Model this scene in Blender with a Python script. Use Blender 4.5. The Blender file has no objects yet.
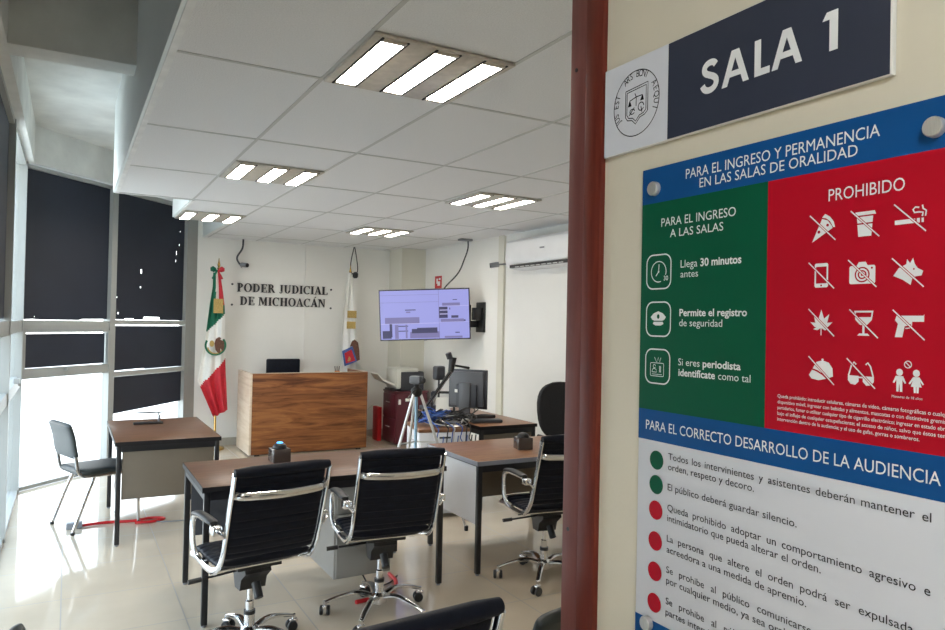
import bpy, bmesh, math, random
from mathutils import Vector, Matrix
PI = math.pi
random.seed(7)
S = bpy.context.scene
C = S.collection

# ------------------------------------------------------------------ materials
def mat(name, col, rough=.5, metal=0, spec=.5, noise=None, bump=None, emis=None, coat=0):
    m = bpy.data.materials.new(name); m.use_nodes = True
    nt = m.node_tree; b = nt.nodes['Principled BSDF']
    b.inputs['Base Color'].default_value = (*col, 1)
    b.inputs['Roughness'].default_value = rough
    b.inputs['Metallic'].default_value = metal
    b.inputs['Specular IOR Level'].default_value = spec
    b.inputs['Coat Weight'].default_value = coat
    tc = nt.nodes.new('ShaderNodeTexCoord')
    if noise:
        sc, amt = noise[0], noise[1]
        stretch = noise[2] if len(noise) > 2 else (1, 1, 1)
        mp = nt.nodes.new('ShaderNodeMapping'); mp.inputs['Scale'].default_value = stretch
        n = nt.nodes.new('ShaderNodeTexNoise'); n.inputs['Scale'].default_value = sc; n.inputs['Detail'].default_value = 6
        r = nt.nodes.new('ShaderNodeValToRGB')
        r.color_ramp.elements[0].position = .3; r.color_ramp.elements[1].position = .7
        r.color_ramp.elements[0].color = (*[max(0, c * (1 - amt)) for c in col], 1)
        r.color_ramp.elements[1].color = (*[min(1, c * (1 + amt)) for c in col], 1)
        nt.links.new(tc.outputs['Object'], mp.inputs[0]); nt.links.new(mp.outputs[0], n.inputs['Vector'])
        nt.links.new(n.outputs[0], r.inputs[0]); nt.links.new(r.outputs[0], b.inputs['Base Color'])
    if bump:
        n2 = nt.nodes.new('ShaderNodeTexNoise'); n2.inputs['Scale'].default_value = bump[0]; n2.inputs['Detail'].default_value = 4
        bp = nt.nodes.new('ShaderNodeBump'); bp.inputs['Strength'].default_value = bump[1]; bp.inputs['Distance'].default_value = .01
        nt.links.new(tc.outputs['Object'], n2.inputs['Vector'])
        nt.links.new(n2.outputs[0], bp.inputs['Height']); nt.links.new(bp.outputs[0], b.inputs['Normal'])
    if emis:
        b.inputs['Emission Color'].default_value = (*emis[0], 1); b.inputs['Emission Strength'].default_value = emis[1]
    return m

def wood(name, cols, scale=(1, 1, 1), nscale=3, rough=.35, ring=None, spec=.5):
    m = mat(name, cols[0], rough, spec=spec); nt = m.node_tree; b = nt.nodes['Principled BSDF']
    tc = nt.nodes.new('ShaderNodeTexCoord'); mp = nt.nodes.new('ShaderNodeMapping'); mp.inputs['Scale'].default_value = scale
    n = nt.nodes.new('ShaderNodeTexNoise'); n.inputs['Scale'].default_value = nscale; n.inputs['Detail'].default_value = 8
    n.inputs['Roughness'].default_value = .6; n.inputs['Distortion'].default_value = 1.2
    r = nt.nodes.new('ShaderNodeValToRGB'); e = r.color_ramp.elements
    e[0].position = .25; e[0].color = (*cols[0], 1); e[1].position = .75; e[1].color = (*cols[-1], 1)
    for i, c in enumerate(cols[1:-1]):
        x = e.new(.25 + .5 * (i + 1) / (len(cols) - 1)); x.color = (*c, 1)
    nt.links.new(tc.outputs['Object'], mp.inputs[0]); nt.links.new(mp.outputs[0], n.inputs['Vector'])
    nt.links.new(n.outputs[0], r.inputs[0]); nt.links.new(r.outputs[0], b.inputs['Base Color'])
    return m

def glassmat(name, tint=(1, 1, 1), refl=.07):
    m = bpy.data.materials.new(name); m.use_nodes = True; nt = m.node_tree
    nt.nodes.remove(nt.nodes['Principled BSDF']); out = nt.nodes['Material Output']
    t = nt.nodes.new('ShaderNodeBsdfTransparent'); t.inputs[0].default_value = (*tint, 1)
    g = nt.nodes.new('ShaderNodeBsdfGlossy'); g.inputs['Roughness'].default_value = .02
    mx = nt.nodes.new('ShaderNodeMixShader'); mx.inputs[0].default_value = refl
    nt.links.new(t.outputs[0], mx.inputs[1]); nt.links.new(g.outputs[0], mx.inputs[2]); nt.links.new(mx.outputs[0], out.inputs[0])
    return m

M = {}
M['wall'] = mat('painted_plaster', (.78, .77, .73), .55, noise=(1.5, .03), bump=(40, .08))
M['wallcream'] = mat('cream_plaster', (.66, .64, .55), .55, noise=(1.5, .03), bump=(40, .08))
M['corridor'] = mat('beige_plaster', (.68, .62, .50), .5, noise=(1.2, .04), bump=(30, .12))
M['concrete'] = mat('painted_concrete', (.72, .73, .70), .8, noise=(3, .12), bump=(12, .35))
M['fascia'] = mat('fascia_board', (.86, .90, .89), .6, noise=(1.2, .04))
M['tile'] = mat('ceiling_tile', (.80, .80, .80), .9, noise=(150, .05), bump=(220, .5))
M['tbar'] = mat('ceiling_bar', (.55, .55, .53), .5)
M['trimw'] = mat('white_trim', (.82, .82, .80), .5, noise=(9, .08))
M['alum'] = mat('aluminium_frame', (.36, .37, .355), .4, metal=.1, noise=(3, .03))
M['shade'] = mat('blackout_shade', (.013, .018, .034), .6, noise=(1.2, .25), bump=(3, .2))
M['glass'] = glassmat('window_glass', (.96, .965, .95), .06)
M['acryl'] = glassmat('smoked_acrylic', (.45, .42, .40), .12)
M['sill'] = mat('skirting_tile', (.42, .39, .33), .3, noise=(4, .1))
M['chrome'] = mat('chrome', (.74, .74, .75), .13, metal=1, noise=(30, .04))
M['steel'] = mat('brushed_steel', (.62, .61, .59), .35, metal=.65, noise=(60, .1, (1, 20, 1)))
M['black'] = mat('black_plastic', (.012, .012, .013), .4, noise=(20, .2))
M['blackmetal'] = mat('black_enamel', (.010, .010, .012), .35, noise=(20, .2))
M['leather'] = mat('black_leather', (.005, .007, .014), .5, spec=.18, noise=(30, .25), bump=(180, .1))
M['fabric'] = mat('black_fabric', (.010, .010, .012), .85, noise=(90, .3), bump=(300, .2))
M['vinyl'] = mat('grey_green_vinyl', (.018, .024, .024), .45, noise=(30, .2))
M['desk'] = wood('walnut_laminate', [(.085, .036, .018), (.16, .075, .04), (.23, .115, .065)], (1, 6, 1), 5, .33, spec=.3)
M['desk2'] = wood('walnut_laminate_warm', [(.15, .065, .03), (.24, .115, .058), (.32, .16, .085)], (1, 6, 1), 5, .33, spec=.3)
M['edge'] = mat('desk_edging', (.012, .011, .012), .5, spec=.25)
M['edgegrey'] = mat('desk_edging_grey', (.25, .26, .30), .4)
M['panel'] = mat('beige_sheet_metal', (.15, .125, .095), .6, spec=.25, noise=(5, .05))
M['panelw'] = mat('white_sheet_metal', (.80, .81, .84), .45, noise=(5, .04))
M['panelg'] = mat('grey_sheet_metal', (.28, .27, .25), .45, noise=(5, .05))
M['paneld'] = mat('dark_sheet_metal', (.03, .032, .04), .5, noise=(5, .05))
M['bench'] = wood('streaked_wood', [(.035, .010, .004), (.11, .036, .012), (.21, .078, .026), (.30, .125, .042), (.16, .055, .018)], (.5, 1, 5.5), 2.4, .42, spec=.3)
M['benchedge'] = wood('streaked_wood_pale_lit', [(.50, .38, .26), (.62, .50, .38), (.70, .60, .48)], (1, .5, 5), 3, .35)  # pale edge wood, lightened further for window light on the left side
M['mahog'] = wood('red_stained_wood', [(.085, .013, .008), (.13, .022, .013), (.17, .034, .02)], (8, 8, .5), 3, .45, spec=.2)
M['mahog_lit'] = wood('red_stained_wood_lit', [(.13, .042, .036), (.17, .058, .05), (.21, .08, .07)], (8, 8, .5), 3, .5, spec=.25)  # pinker copy of the jamb red, room light mixed into the colour
M['brass'] = mat('brass', (.55, .36, .12), .25, metal=1, noise=(20, .1))
M['gold'] = mat('gold_thread', (.42, .29, .09), .5, noise=(80, .3))
M['fgreen'] = mat('flag_green', (.0, .13, .07), .65, noise=(40, .1))
M['fwhite'] = mat('flag_white', (.80, .80, .77), .65, noise=(40, .03))
M['fred'] = mat('flag_red', (.50, .015, .03), .6, noise=(40, .1))
M['brown'] = mat('brown_thread', (.12, .05, .03), .7, noise=(60, .3))
M['fblue'] = mat('thread_blue', (.06, .12, .35), .7, noise=(60, .3))
M['maroon'] = mat('maroon_laminate', (.085, .010, .018), .35, noise=(5, .1))
M['ivory'] = mat('ivory_plastic', (.62, .61, .55), .45, noise=(5, .03))
M['white'] = mat('white_plastic', (.80, .80, .80), .35, noise=(5, .02))
M['greypl'] = mat('grey_plastic', (.22, .23, .25), .4, noise=(8, .05))
M['charpl'] = mat('charcoal_plastic', (.035, .037, .045), .45, noise=(8, .1))
M['redpl'] = mat('red_plastic', (.55, .01, .015), .4, noise=(10, .1))
M['bluepl'] = mat('blue_cable', (.03, .10, .38), .4, noise=(10, .1))
M['monitor'] = mat('dark_grey_plastic', (.07, .072, .08), .4, noise=(8, .05))
M['cyan'] = mat('pale_blue_column', (.35, .55, .70), .4, metal=.3)
M['bluelit'] = mat('blue_indicator', (.02, .2, .5), .2, emis=((.05, .35, 1), 3))
M['paper'] = mat('paper', (.75, .74, .68), .7)
M['lamp'] = mat('tube_light', (1, .95, .85), .4, emis=((1, .93, .83), 25))
M['lampend'] = mat('lamp_holder', (.55, .50, .44), .3, metal=.3)
M['troffer'] = mat('troffer_metal', (.55, .52, .46), .4, metal=.4, noise=(25, .1))
M['text'] = mat('black_letters', (.02, .02, .025), .35)
# sign colours
M['s_navy'] = mat('sign_navy', (.034, .040, .065), .35, noise=(3, .05), spec=.4)
M['s_white'] = mat('sign_white', (.66, .67, .72), .55, noise=(3, .02), spec=.2)
M['s_lwhite'] = mat('sign_lettering_white', (.80, .80, .80), .4)
M['s_blue'] = mat('sign_blue', (.003, .07, .24), .5, noise=(3, .05), spec=.2)
M['s_green'] = mat('sign_green', (.0, .085, .038), .5, noise=(3, .05), spec=.2)
M['s_red'] = mat('sign_red', (.42, .001, .014), .5, noise=(3, .05), spec=.2)
M['s_black'] = mat('sign_ink', (.02, .02, .025), .6, spec=.15)
M['s_edge'] = mat('sign_edge', (.75, .74, .70), .3)

def floormat():
    m = mat('polished_tile', (.5, .47, .42), .07, spec=.8); nt = m.node_tree; b = nt.nodes['Principled BSDF']
    tc = nt.nodes.new('ShaderNodeTexCoord')
    br = nt.nodes.new('ShaderNodeTexBrick'); br.offset = 0; br.inputs['Scale'].default_value = 1
    br.inputs['Brick Width'].default_value = .6; br.inputs['Row Height'].default_value = .6
    br.inputs['Mortar Size'].default_value = .0035; br.inputs['Mortar Smooth'].default_value = .1
    br.inputs['Color1'].default_value = (.68, .58, .45, 1); br.inputs['Color2'].default_value = (.64, .545, .425, 1)
    br.inputs['Mortar'].default_value = (.30, .27, .23, 1)
    n = nt.nodes.new('ShaderNodeTexNoise'); n.inputs['Scale'].default_value = 2.5; n.inputs['Detail'].default_value = 6
    mx = nt.nodes.new('ShaderNodeMixRGB'); mx.blend_type = 'MULTIPLY'; mx.inputs[0].default_value = .22
    nt.links.new(tc.outputs['Object'], br.inputs['Vector']); nt.links.new(tc.outputs['Object'], n.inputs['Vector'])
    nt.links.new(br.outputs['Color'], mx.inputs[1]); nt.links.new(n.outputs[0], mx.inputs[2]); nt.links.new(mx.outputs[0], b.inputs['Base Color'])
    ma = nt.nodes.new('ShaderNodeMath'); ma.operation = 'MULTIPLY_ADD'; ma.inputs[1].default_value = .3; ma.inputs[2].default_value = .07
    nt.links.new(br.outputs['Fac'], ma.inputs[0]); nt.links.new(ma.outputs[0], b.inputs['Roughness'])
    return m
M['floor'] = floormat()

# ------------------------------------------------------------------ mesh builder
class MB:
    def __init__(s): s.bm = bmesh.new(); s.mi = 0
    def _add(s, vs, fs, xf=None, mi=None):
        v = [s.bm.verts.new(xf @ Vector(p) if xf else Vector(p)) for p in vs]
        for f in fs:
            try:
                q = s.bm.faces.new([v[i] for i in f]); q.material_index = s.mi if mi is None else mi
            except ValueError: pass
        return v
    def box(s, a, b, bev=0, xf=None, seg=2):
        t = bmesh.new()
        a, b = Vector(a), Vector(b); c = (a + b) / 2; d = b - a
        bmesh.ops.create_cube(t, size=1, matrix=Matrix.Translation(c) @ Matrix.Diagonal((abs(d.x), abs(d.y), abs(d.z), 1)))
        if bev: bmesh.ops.bevel(t, geom=t.edges[:], offset=bev, segments=seg, affect='EDGES', profile=.5)
        s.merge(t, xf); return s
    def merge(s, t, xf=None):
        t.verts.index_update()
        s._add([v.co.copy() for v in t.verts], [[v.index for v in f.verts] for f in t.faces], xf); t.free()
    def tube(s, pts, r, n=8, cap=True, sx=1, sy=1, closed=False, flat=None):
        pts = [Vector(p) for p in pts]; rings = []; N = len(pts)
        rr = r if isinstance(r, (list, tuple)) else [r] * N
        up = None
        for i, p in enumerate(pts):
            if closed: d = (pts[(i + 1) % N] - pts[i - 1])
            else: d = (pts[min(i + 1, N - 1)] - pts[max(i - 1, 0)])
            d.normalize()
            if up is None:
                up = Vector(flat) if flat else (Vector((0, 0, 1)) if abs(d.z) < .9 else Vector((1, 0, 0)))
            u = (up - d * up.dot(d))
            if u.length < 1e-5: u = d.orthogonal()
            u.normalize(); w = d.cross(u); up = u if not flat else up
            rings.append([s.bm.verts.new(p + (u * math.cos(2 * PI * k / n) * sy + w * math.sin(2 * PI * k / n) * sx) * rr[i]) for k in range(n)])
        for i in range(N if closed else N - 1):
            A, B = rings[i], rings[(i + 1) % N]
            for k in range(n):
                f = s.bm.faces.new((A[k], A[(k + 1) % n], B[(k + 1) % n], B[k])); f.material_index = s.mi
        if cap and not closed:
            for R in (rings[0][::-1], rings[-1]):
                f = s.bm.faces.new(R); f.material_index = s.mi
        return s
    def bar(s, a, b, w, h=None, up=(0, 0, 1)):      # rectangular bar from a to b
        a, b = Vector(a), Vector(b); h = h or w; d = (b - a); L = d.length; d.normalize(); up = Vector(up)
        if abs(d.dot(up)) > .98: up = Vector((0, 1, 0))
        x = d.cross(up).normalized(); z = x.cross(d)
        xf = Matrix((( x.x, d.x, z.x, a.x), (x.y, d.y, z.y, a.y), (x.z, d.z, z.z, a.z), (0, 0, 0, 1)))
        return s.box((-w / 2, 0, -h / 2), (w / 2, L, h / 2), 0, xf)
    def lathe(s, prof, n=20, c=(0, 0, 0), xf=None):
        rings = []; X = Matrix.Translation(c) @ (xf or Matrix())
        for r, z in prof:
            rings.append([s.bm.verts.new(X @ Vector((max(r, 1e-4) * math.cos(2 * PI * k / n), max(r, 1e-4) * math.sin(2 * PI * k / n), z))) for k in range(n)])
        for A, B in zip(rings, rings[1:]):
            for k in range(n):
                f = s.bm.faces.new((A[k], A[(k + 1) % n], B[(k + 1) % n], B[k])); f.material_index = s.mi
        for R in (rings[0][::-1], rings[-1]):
            f = s.bm.faces.new(R); f.material_index = s.mi
        return s
    def prism(s, poly, h0, h1, xf=None):            # polygon in xy, extruded z
        n = len(poly)
        vs = [(x, y, h0) for x, y in poly] + [(x, y, h1) for x, y in poly]
        fs = [list(range(n))[::-1], list(range(n, 2 * n))] + [[i, (i + 1) % n, n + (i + 1) % n, n + i] for i in range(n)]
        s._add(vs, fs, xf); return s
    def grid(s, f, nu, nv, mif=None):
        V = [[s.bm.verts.new(Vector(f(i / nu, j / nv))) for i in range(nu + 1)] for j in range(nv + 1)]
        for j in range(nv):
            for i in range(nu):
                q = s.bm.faces.new((V[j][i], V[j][i + 1], V[j + 1][i + 1], V[j + 1][i]))
                q.material_index = mif((i + .5) / nu, (j + .5) / nv) if mif else s.mi
        return s
    def build(s, name, mats, parent=None, smooth=40, norm=True):
        me = bpy.data.meshes.new(name)
        if norm: bmesh.ops.recalc_face_normals(s.bm, faces=s.bm.faces[:])
        s.bm.to_mesh(me); s.bm.free()
        for m in (mats if isinstance(mats, (list, tuple)) else [mats]): me.materials.append(m)
        if smooth:
            me.shade_smooth(); me.set_sharp_from_angle(angle=math.radians(smooth))
        o = bpy.data.objects.new(name, me); C.objects.link(o)
        if parent: o.parent = parent
        return o

def empty(name, label, cat, loc=(0, 0, 0), rz=0, group=None):
    o = bpy.data.objects.new(name, None); C.objects.link(o); o.empty_display_size = .05
    o.location = loc; o.rotation_euler = (0, 0, rz); return tag(o, label, cat, group)
def tag(o, label=None, cat=None, group=None, kind=None):
    if label: o['label'] = label
    if cat: o['category'] = cat
    if group: o['group'] = group
    if kind: o['kind'] = kind
    return o
def st(o): o['kind'] = 'structure'; return o
def dup(o, parent=None):
    kids = [k for k in bpy.data.objects if k.parent is o]
    c = o.copy(); C.objects.link(c)
    if parent: c.parent = parent
    for k in kids: dup(k, c)
    return c
def bez(pts, n=8):                                   # Catmull-Rom through points
    P = [Vector(p) for p in pts]; P = [P[0] * 2 - P[1]] + P + [P[-1] * 2 - P[-2]]; out = []
    for i in range(1, len(P) - 2):
        for k in range(n):
            t = k / n
            out.append(.5 * ((2 * P[i]) + (P[i + 1] - P[i - 1]) * t + (2 * P[i - 1] - 5 * P[i] + 4 * P[i + 1] - P[i + 2]) * t * t + (3 * P[i] - P[i - 1] - 3 * P[i + 1] + P[i + 2]) * t ** 3))
    out.append(P[-2]); return out

# 2-D outlines and text (filled by a 2-D curve, so holes work), mapped by xf
def shape2d(loops, xf):
    cu = bpy.data.curves.new('outline', 'CURVE'); cu.dimensions = '2D'; cu.fill_mode = 'BOTH'
    for lp in loops:
        sp = cu.splines.new('POLY'); sp.points.add(len(lp) - 1)
        for i, p in enumerate(lp): sp.points[i].co = (p[0], p[1], 0, 1)
        sp.use_cyclic_u = True
    o = bpy.data.objects.new('outline', cu); me = bpy.data.meshes.new_from_object(o)
    bpy.data.objects.remove(o); bpy.data.curves.remove(cu)
    t = bmesh.new(); t.from_mesh(me); bpy.data.meshes.remove(me)
    t.transform(xf); return t
_tc = {}
def textbm(s, off=0.0):
    cu = bpy.data.curves.new('writing', 'FONT'); cu.body = s; cu.size = 1; cu.offset = off; cu.resolution_u = 3; cu.fill_mode = 'BOTH'
    o = bpy.data.objects.new('writing', cu); me = bpy.data.meshes.new_from_object(o)
    bpy.data.objects.remove(o); bpy.data.curves.remove(cu)
    t = bmesh.new(); t.from_mesh(me); bpy.data.meshes.remove(me); return t
def extent(t):
    xs = [v.co.x for v in t.verts]; return min(xs), max(xs)
CAP = .729                                            # cap height of the built-in font at size 1
_c = textbm('H'); CAP = max(v.co.y for v in _c.verts); _c.free()

# ------------------------------------------------------------------ setting
FX = .315                                            # fascia / edge of the tiled ceiling
WX, WY, RX, BY = -.41, 7.85, 4.45, 9.75
D = Vector((1.83, 1.90, 0)); D.normalize(); NRM = Vector((-D.y, D.x, 0))  # glazed wall direction, outward normal
WL = 2.638
def box_st(name, a, b, m, bev=0): return st(MB().box(a, b, bev).build(name, m))
m_ = MB(); m_.prism([(-1.5, -4), (RX, -4), (RX, BY), (1.42, BY), (WX, WY), (WX, 1.3), (-1.5, 1.3)], -.1, 0); st(m_.build('floor', M['floor'], smooth=0))
# back and right walls
box_st('wall_back', (1.36, BY, 0), (RX + .15, BY + .15, 3.5), M['wall'])
box_st('wall_right', (RX, 1.19, 0), (RX + .15, BY, 3.5), M['wall'])
m_ = MB(); m_.box((4.08, 9.3, 0), (RX, BY, 3.44)); st(m_.build('wall_pillar', M['wallcream']))
box_st('baseboard_back', (1.45, BY - .012, 0), (4.08, BY, .10), M['sill'])
box_st('baseboard_right', (RX - .012, 1.3, 0), (RX, 9.3, .10), M['sill'])
box_st('trim_1', (RX - .03, 7.13, 0), (RX, 7.25, 2.70), M['wallcream'])          # painted cable trunking
box_st('trim_2', (2.825, BY - .012, .1), (2.86, BY, 2.74), M['wall'])
# front wall between corridor and room, corridor wall with the signs
box_st('wall_front', (1.0, 1.187, 0), (RX, 1.30, 3.5), M['corridor'])
box_st('wall_front_header', (-3.2, 1.187, 2.75), (1.0, 1.30, 3.5), M['corridor'])
box_st('wall_corridor', (.985, -4, 0), (1.12, 1.187, 3.0), M['corridor'])
box_st('wall_corridor_end_added', (-3.2, -4.15, 0), (1.12, -4, 3.0), M['corridor'])  # unseen end wall, added to close the corridor against the bright sky
box_st('ceiling_corridor_added', (-3.2, -4, 2.95), (1.12, 1.187, 3.05), M['wall'])  # unseen ceiling, added so the sky does not overlight the sign wall
box_st('wall_corridor_left_added', (-1.6, -4.15, 0), (-1.5, 1.187, 3.0), M['corridor'])  # unseen wall, added to keep outdoor light out of the corridor
box_st('wall_left_pier', (-1.6, 1.187, 0), (WX, 1.30, 2.75), M['corridor'])
# wooden door jamb
dj = empty('door_1', 'red stained wooden door jamb beside the signs', 'door'); del dj['label'], dj['category']; st(dj)
MB().box((.972, 1.187, 0), (1.01, 1.2455, 2.75), .004).build('door_casing', M['mahog'], dj)
MB().box((.976, 1.248, 0), (1.01, 1.305, 2.75), .005).build('door_jamb', M['mahog_lit'], dj)  # light falling from the room is painted into this strip
MB().box((.982, 1.240, 0), (.99, 1.251, 2.75)).build('groove', M['edge'], dj)
for z in (2.222, 1.20): MB().lathe([(.0045, 0), (.0045, .002)], 12, (.9765, 1.281, z), Matrix.Rotation(-PI / 2, 4, 'Y')).build('screw_hole', M['black'], dj)
# high concrete slab with its beams over the glazed strip
st(MB().prism([(-.6, 1.3), (RX + .1, 1.3), (RX + .1, BY + .1), (1.3, BY + .1), (-.6, WY + .1)], 3.44, 3.6).build('ceiling_slab', M['concrete'], smooth=0))
st(MB().box((WX, 4.46, 3.07), (FX, 4.66, 3.44), .008).build('ceiling_beam', M['concrete']))
st(MB().prism([(WX - .08, 1.3), (-.315, 1.3), (-.315, WY + .02), (WX, WY + .05), (WX - .08, WY)], 3.07, 3.44).build('ceiling_edge_beam', M['concrete'], smooth=0))
p0 = Vector((WX, WY, 0)); p1 = p0 + D * WL
q = [(p0 + NRM * .12), (p1 + NRM * .12), (p1 - NRM * .02), (p0 - NRM * .02)]
st(MB().prism([(v.x, v.y) for v in q], 3.085, 3.44).build('wall_left_lintel', M['concrete'], smooth=0))
box_st('wall_left_strip', (-.6, 1.3, 3.08), (WX, WY, 3.5), M['concrete'])
# tiled ceiling, its steps and fascias
YC = [1.80, 3.02, 4.245, 5.47, 6.72, 7.98, 9.25]
outl = [(FX, 1.3), (RX, 1.3), (RX, BY), (1.49, BY), (1.49, 8.03), (.93, 8.03), (.93, 6.76), (FX, 6.76)]
st(MB().prism(outl, 2.70, 2.72).build('ceiling', M['tile'], smooth=0))
m_ = MB()
XC = [.93, 1.54, 2.15, 2.76, 3.37, 3.98]
def xmin(y): return FX if y <= 6.77 else (.93 if y <= 8.03 else 1.49)
for y in YC[:-1] + [2.41] * 0: m_.box((xmin(y), y - .009, 2.6965), (RX, y + .009, 2.7005))
m_.box((1.49, 9.24, 2.6965), (RX, 9.26, 2.7005))
for x in XC:
    y1 = 6.76 if x < .94 else (8.03 if x < 1.5 else BY)
    m_.box((x - .009, 1.3, 2.697), (x + .009, BY if x > 1.5 else y1, 2.7005))
st(m_.build('ceiling_grid', M['tbar'], smooth=0))
m_ = MB()
for a, b in (((FX, 1.3), (FX + .028, 6.76)), ((.93, 6.76), (.955, 8.03)), ((1.49, 8.03), (1.515, BY)), ((FX, 6.735), (.93, 6.76)), ((.93, 8.0), (1.49, 8.03)), ((RX - .02, 1.3), (RX, 9.3)), ((1.49, BY - .02), (4.08, BY))):
    m_.box((*a, 2.694), (*b, 2.7015))
st(m_.build('trim_3', M['trimw'], smooth=0))
for i, (a, b) in enumerate((((FX - .015, 1.3), (FX, 6.775)), ((FX, 6.76), (.93, 6.775)), ((.915, 6.775), (.93, 8.045)), ((.93, 8.03), (1.49, 8.045)), ((1.475, 8.045), (1.49, BY)))):
    st(MB().box((*a, 2.70), (*b, 3.44)).build('ceiling_fascia', M['fascia']))

# ------------------------------------------------------------------ windows
def winframe(name, T, L, mull, zt, spec, ztop=3.07):
    """T(t, z, d) -> point; mull: list of (t0,t1) posts; spec: list of (t0,t1,[(z0,z1)...]) rails"""
    root = bpy.data.objects.new(name, None); C.objects.link(root); st(root)
    def bx(t0, t1, z0, z1, d0, d1, mb):
        vs = [T(t, z, d) for d in (d0, d1) for z in (z0, z1) for t in (t0, t1)]
        mb._add(vs, [(0, 1, 3, 2), (4, 6, 7, 5), (0, 4, 5, 1), (2, 3, 7, 6), (0, 2, 6, 4), (1, 5, 7, 3)])
    f = MB()
    for t0, t1 in mull: bx(t0, t1, 0, ztop, -.0, .09, f)
    for t0, t1, zs in spec:
        for z0, z1 in zs: bx(t0, t1, z0, z1, .01, .08, f)
    f.build('window_frame', M['alum'], root, smooth=0)
    g = MB(); bx(mull[0][1], mull[-1][0], .05, ztop - .03, .055, .061, g); g.build('glass_pane', M['glass'], root, smooth=0)
    return root, bx
Td = lambda t, z, d: p0 + D * t + NRM * d + Vector((0, 0, z))
w1, bx1 = winframe('window_1', Td, WL, [(-.03, .045), (1.155, 1.235), (2.43, 2.64)], 3.07,
   [(.045, 1.155, [(0, .035), (1.045, 1.14), (1.50, 1.60), (3.035, 3.07)]), (1.235, 2.43, [(0, .035), (.99, 1.045), (1.565, 1.615), (3.02, 3.07)])])
m_ = MB()                                            # opening sash of the left bay
for a in ((.045, .08, 1.14, 1.50), (1.12, 1.155, 1.14, 1.50), (.045, 1.155, 1.485, 1.50)): bx1(*a, -.012, .02, m_)
bx1(.56, .64, 1.10, 1.125, -.03, .01, m_)
m_.build('sash', M['alum'], w1, smooth=0)
def blind(nm, T, t0, t1, zlo, z1, d, holes, lab, parent):
    """zlo: list of (t,z) along the hem"""
    lp = [(t1, z1), (t0, z1)] + zlo
    loops = [lp] + [[(x, z), (x + w, z), (x + w, z + h), (x, z + h)] for x, z, w, h in holes]
    o0 = T(0, 0, d); ex = (T(1, 0, d) - o0)
    xf = Matrix(((ex.x, 0, 0, o0.x), (ex.y, 0, 0, o0.y), (0, 1, 0, 0), (0, 0, 0, 1)))
    t = shape2d(loops, xf); mb = MB(); mb.merge(t)
    o = mb.build(nm, M['shade'], None, smooth=0, norm=False)
    s = o.modifiers.new('thickness', 'SOLIDIFY'); s.thickness = .0015
    if lab: tag(o, lab, 'window shade')
    return o
blind('window_shade', Td, .042, 1.158, [(.05, 1.605), (.2, 1.612), (.3, 1.606), (.78, 1.606), (.80, 1.618), (1.157, 1.622)], 3.05, .045, [(.22, 1.63, .006, .01)], 'large upper dark shade in the left bay of the slanted glazed wall', None)
blind('window_shade', Td, 1.232, 2.435, [(1.24, 1.622), (1.42, 1.62), (1.43, 1.634), (1.56, 1.634), (1.57, 1.62), (1.72, 1.62), (1.73, 1.655), (2.0, 1.655), (2.01, 1.62), (2.435, 1.618)], 3.05, .045,
      [(1.66, 2.155, .02, .05), (1.655, 1.985, .018, .02), (1.29, 1.86, .012, .012), (1.31, 1.68, .02, .018), (2.33, 2.55, .008, .02), (2.28, 2.43, .008, .05), (2.27, 2.34, .007, .03), (2.34, 2.72, .01, .01), (1.25, 1.76, .006, .02)], 'large upper dark shade with small light pinholes, nearest the tricolour flag', None)
blind('window_shade', Td, .075, 1.12, [(.08, 1.145), (1.12, 1.15)], 1.47, .035, [], 'small dark shade in the opening sash of the left bay', None)
blind('window_shade', Td, 1.232, 2.435, [(1.235, 1.055), (1.75, 1.06), (1.76, 1.05), (2.435, 1.05)], 1.55, .045, [], 'middle dark shade between the two rails of the right glazed bay', None)
blind('window_shade', Td, 1.232, 2.435, [(1.235, .58), (2.435, .615)], .985, .045, [], 'lowest dark shade hanging unevenly behind the desk by the window', None)
Tl = lambda t, z, d: Vector((WX - d + .045, WY - t, z))
mu = [(0, .06), (1.62, 1.69), (3.2, 3.27), (4.8, 4.87), (6.47, 6.53)]
rails = []
for (a0, a1), (b0, b1) in zip(mu, mu[1:]): rails.append((a1, b0, [(0, .035), (.99, 1.08), (1.50, 1.60), (3.035, 3.07)]))
w2, bx2 = winframe('window_2', Tl, 6.5, mu, 3.07, rails)
m_ = MB()
bx2(.35, .37, 1.02, 1.5, -.012, .02, m_); bx2(.9, 1.0, 1.09, 1.13, -.03, .01, m_); m_.build('sash', M['alum'], w2, smooth=0)
blind('window_shade', Tl, 1.69, 3.2, [(1.69, 1.62), (3.2, 1.62)], 3.05, .045, [], 'narrow sliver of dark shade at the left edge of the picture, upper side bay', None)
blind('window_shade', Tl, 4.87, 6.45, [(4.87, .5), (6.45, .5)], 3.05, .045, [], 'tall dark shade added out of view on the side glazing to block light by the doorway', None)  # unseen shade, added to keep near window light off jamb and signs
blind('window_shade', Tl, 3.27, 4.8, [(3.27, 1.62), (4.8, 1.62)], 3.05, .045, [], None, None)['label'] = 'dark shade on the side glazing nearer the door'
for o in list(C.objects):
    if o.get('label') and 'category' not in o: o['category'] = 'window shade'
# ground outside
st(MB().box((-40, -20, -.3), (14, 40, -.12)).build('ground', mat('pale_paving', (.62, .60, .56), .8, noise=(.6, .08)), smooth=0))

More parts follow.
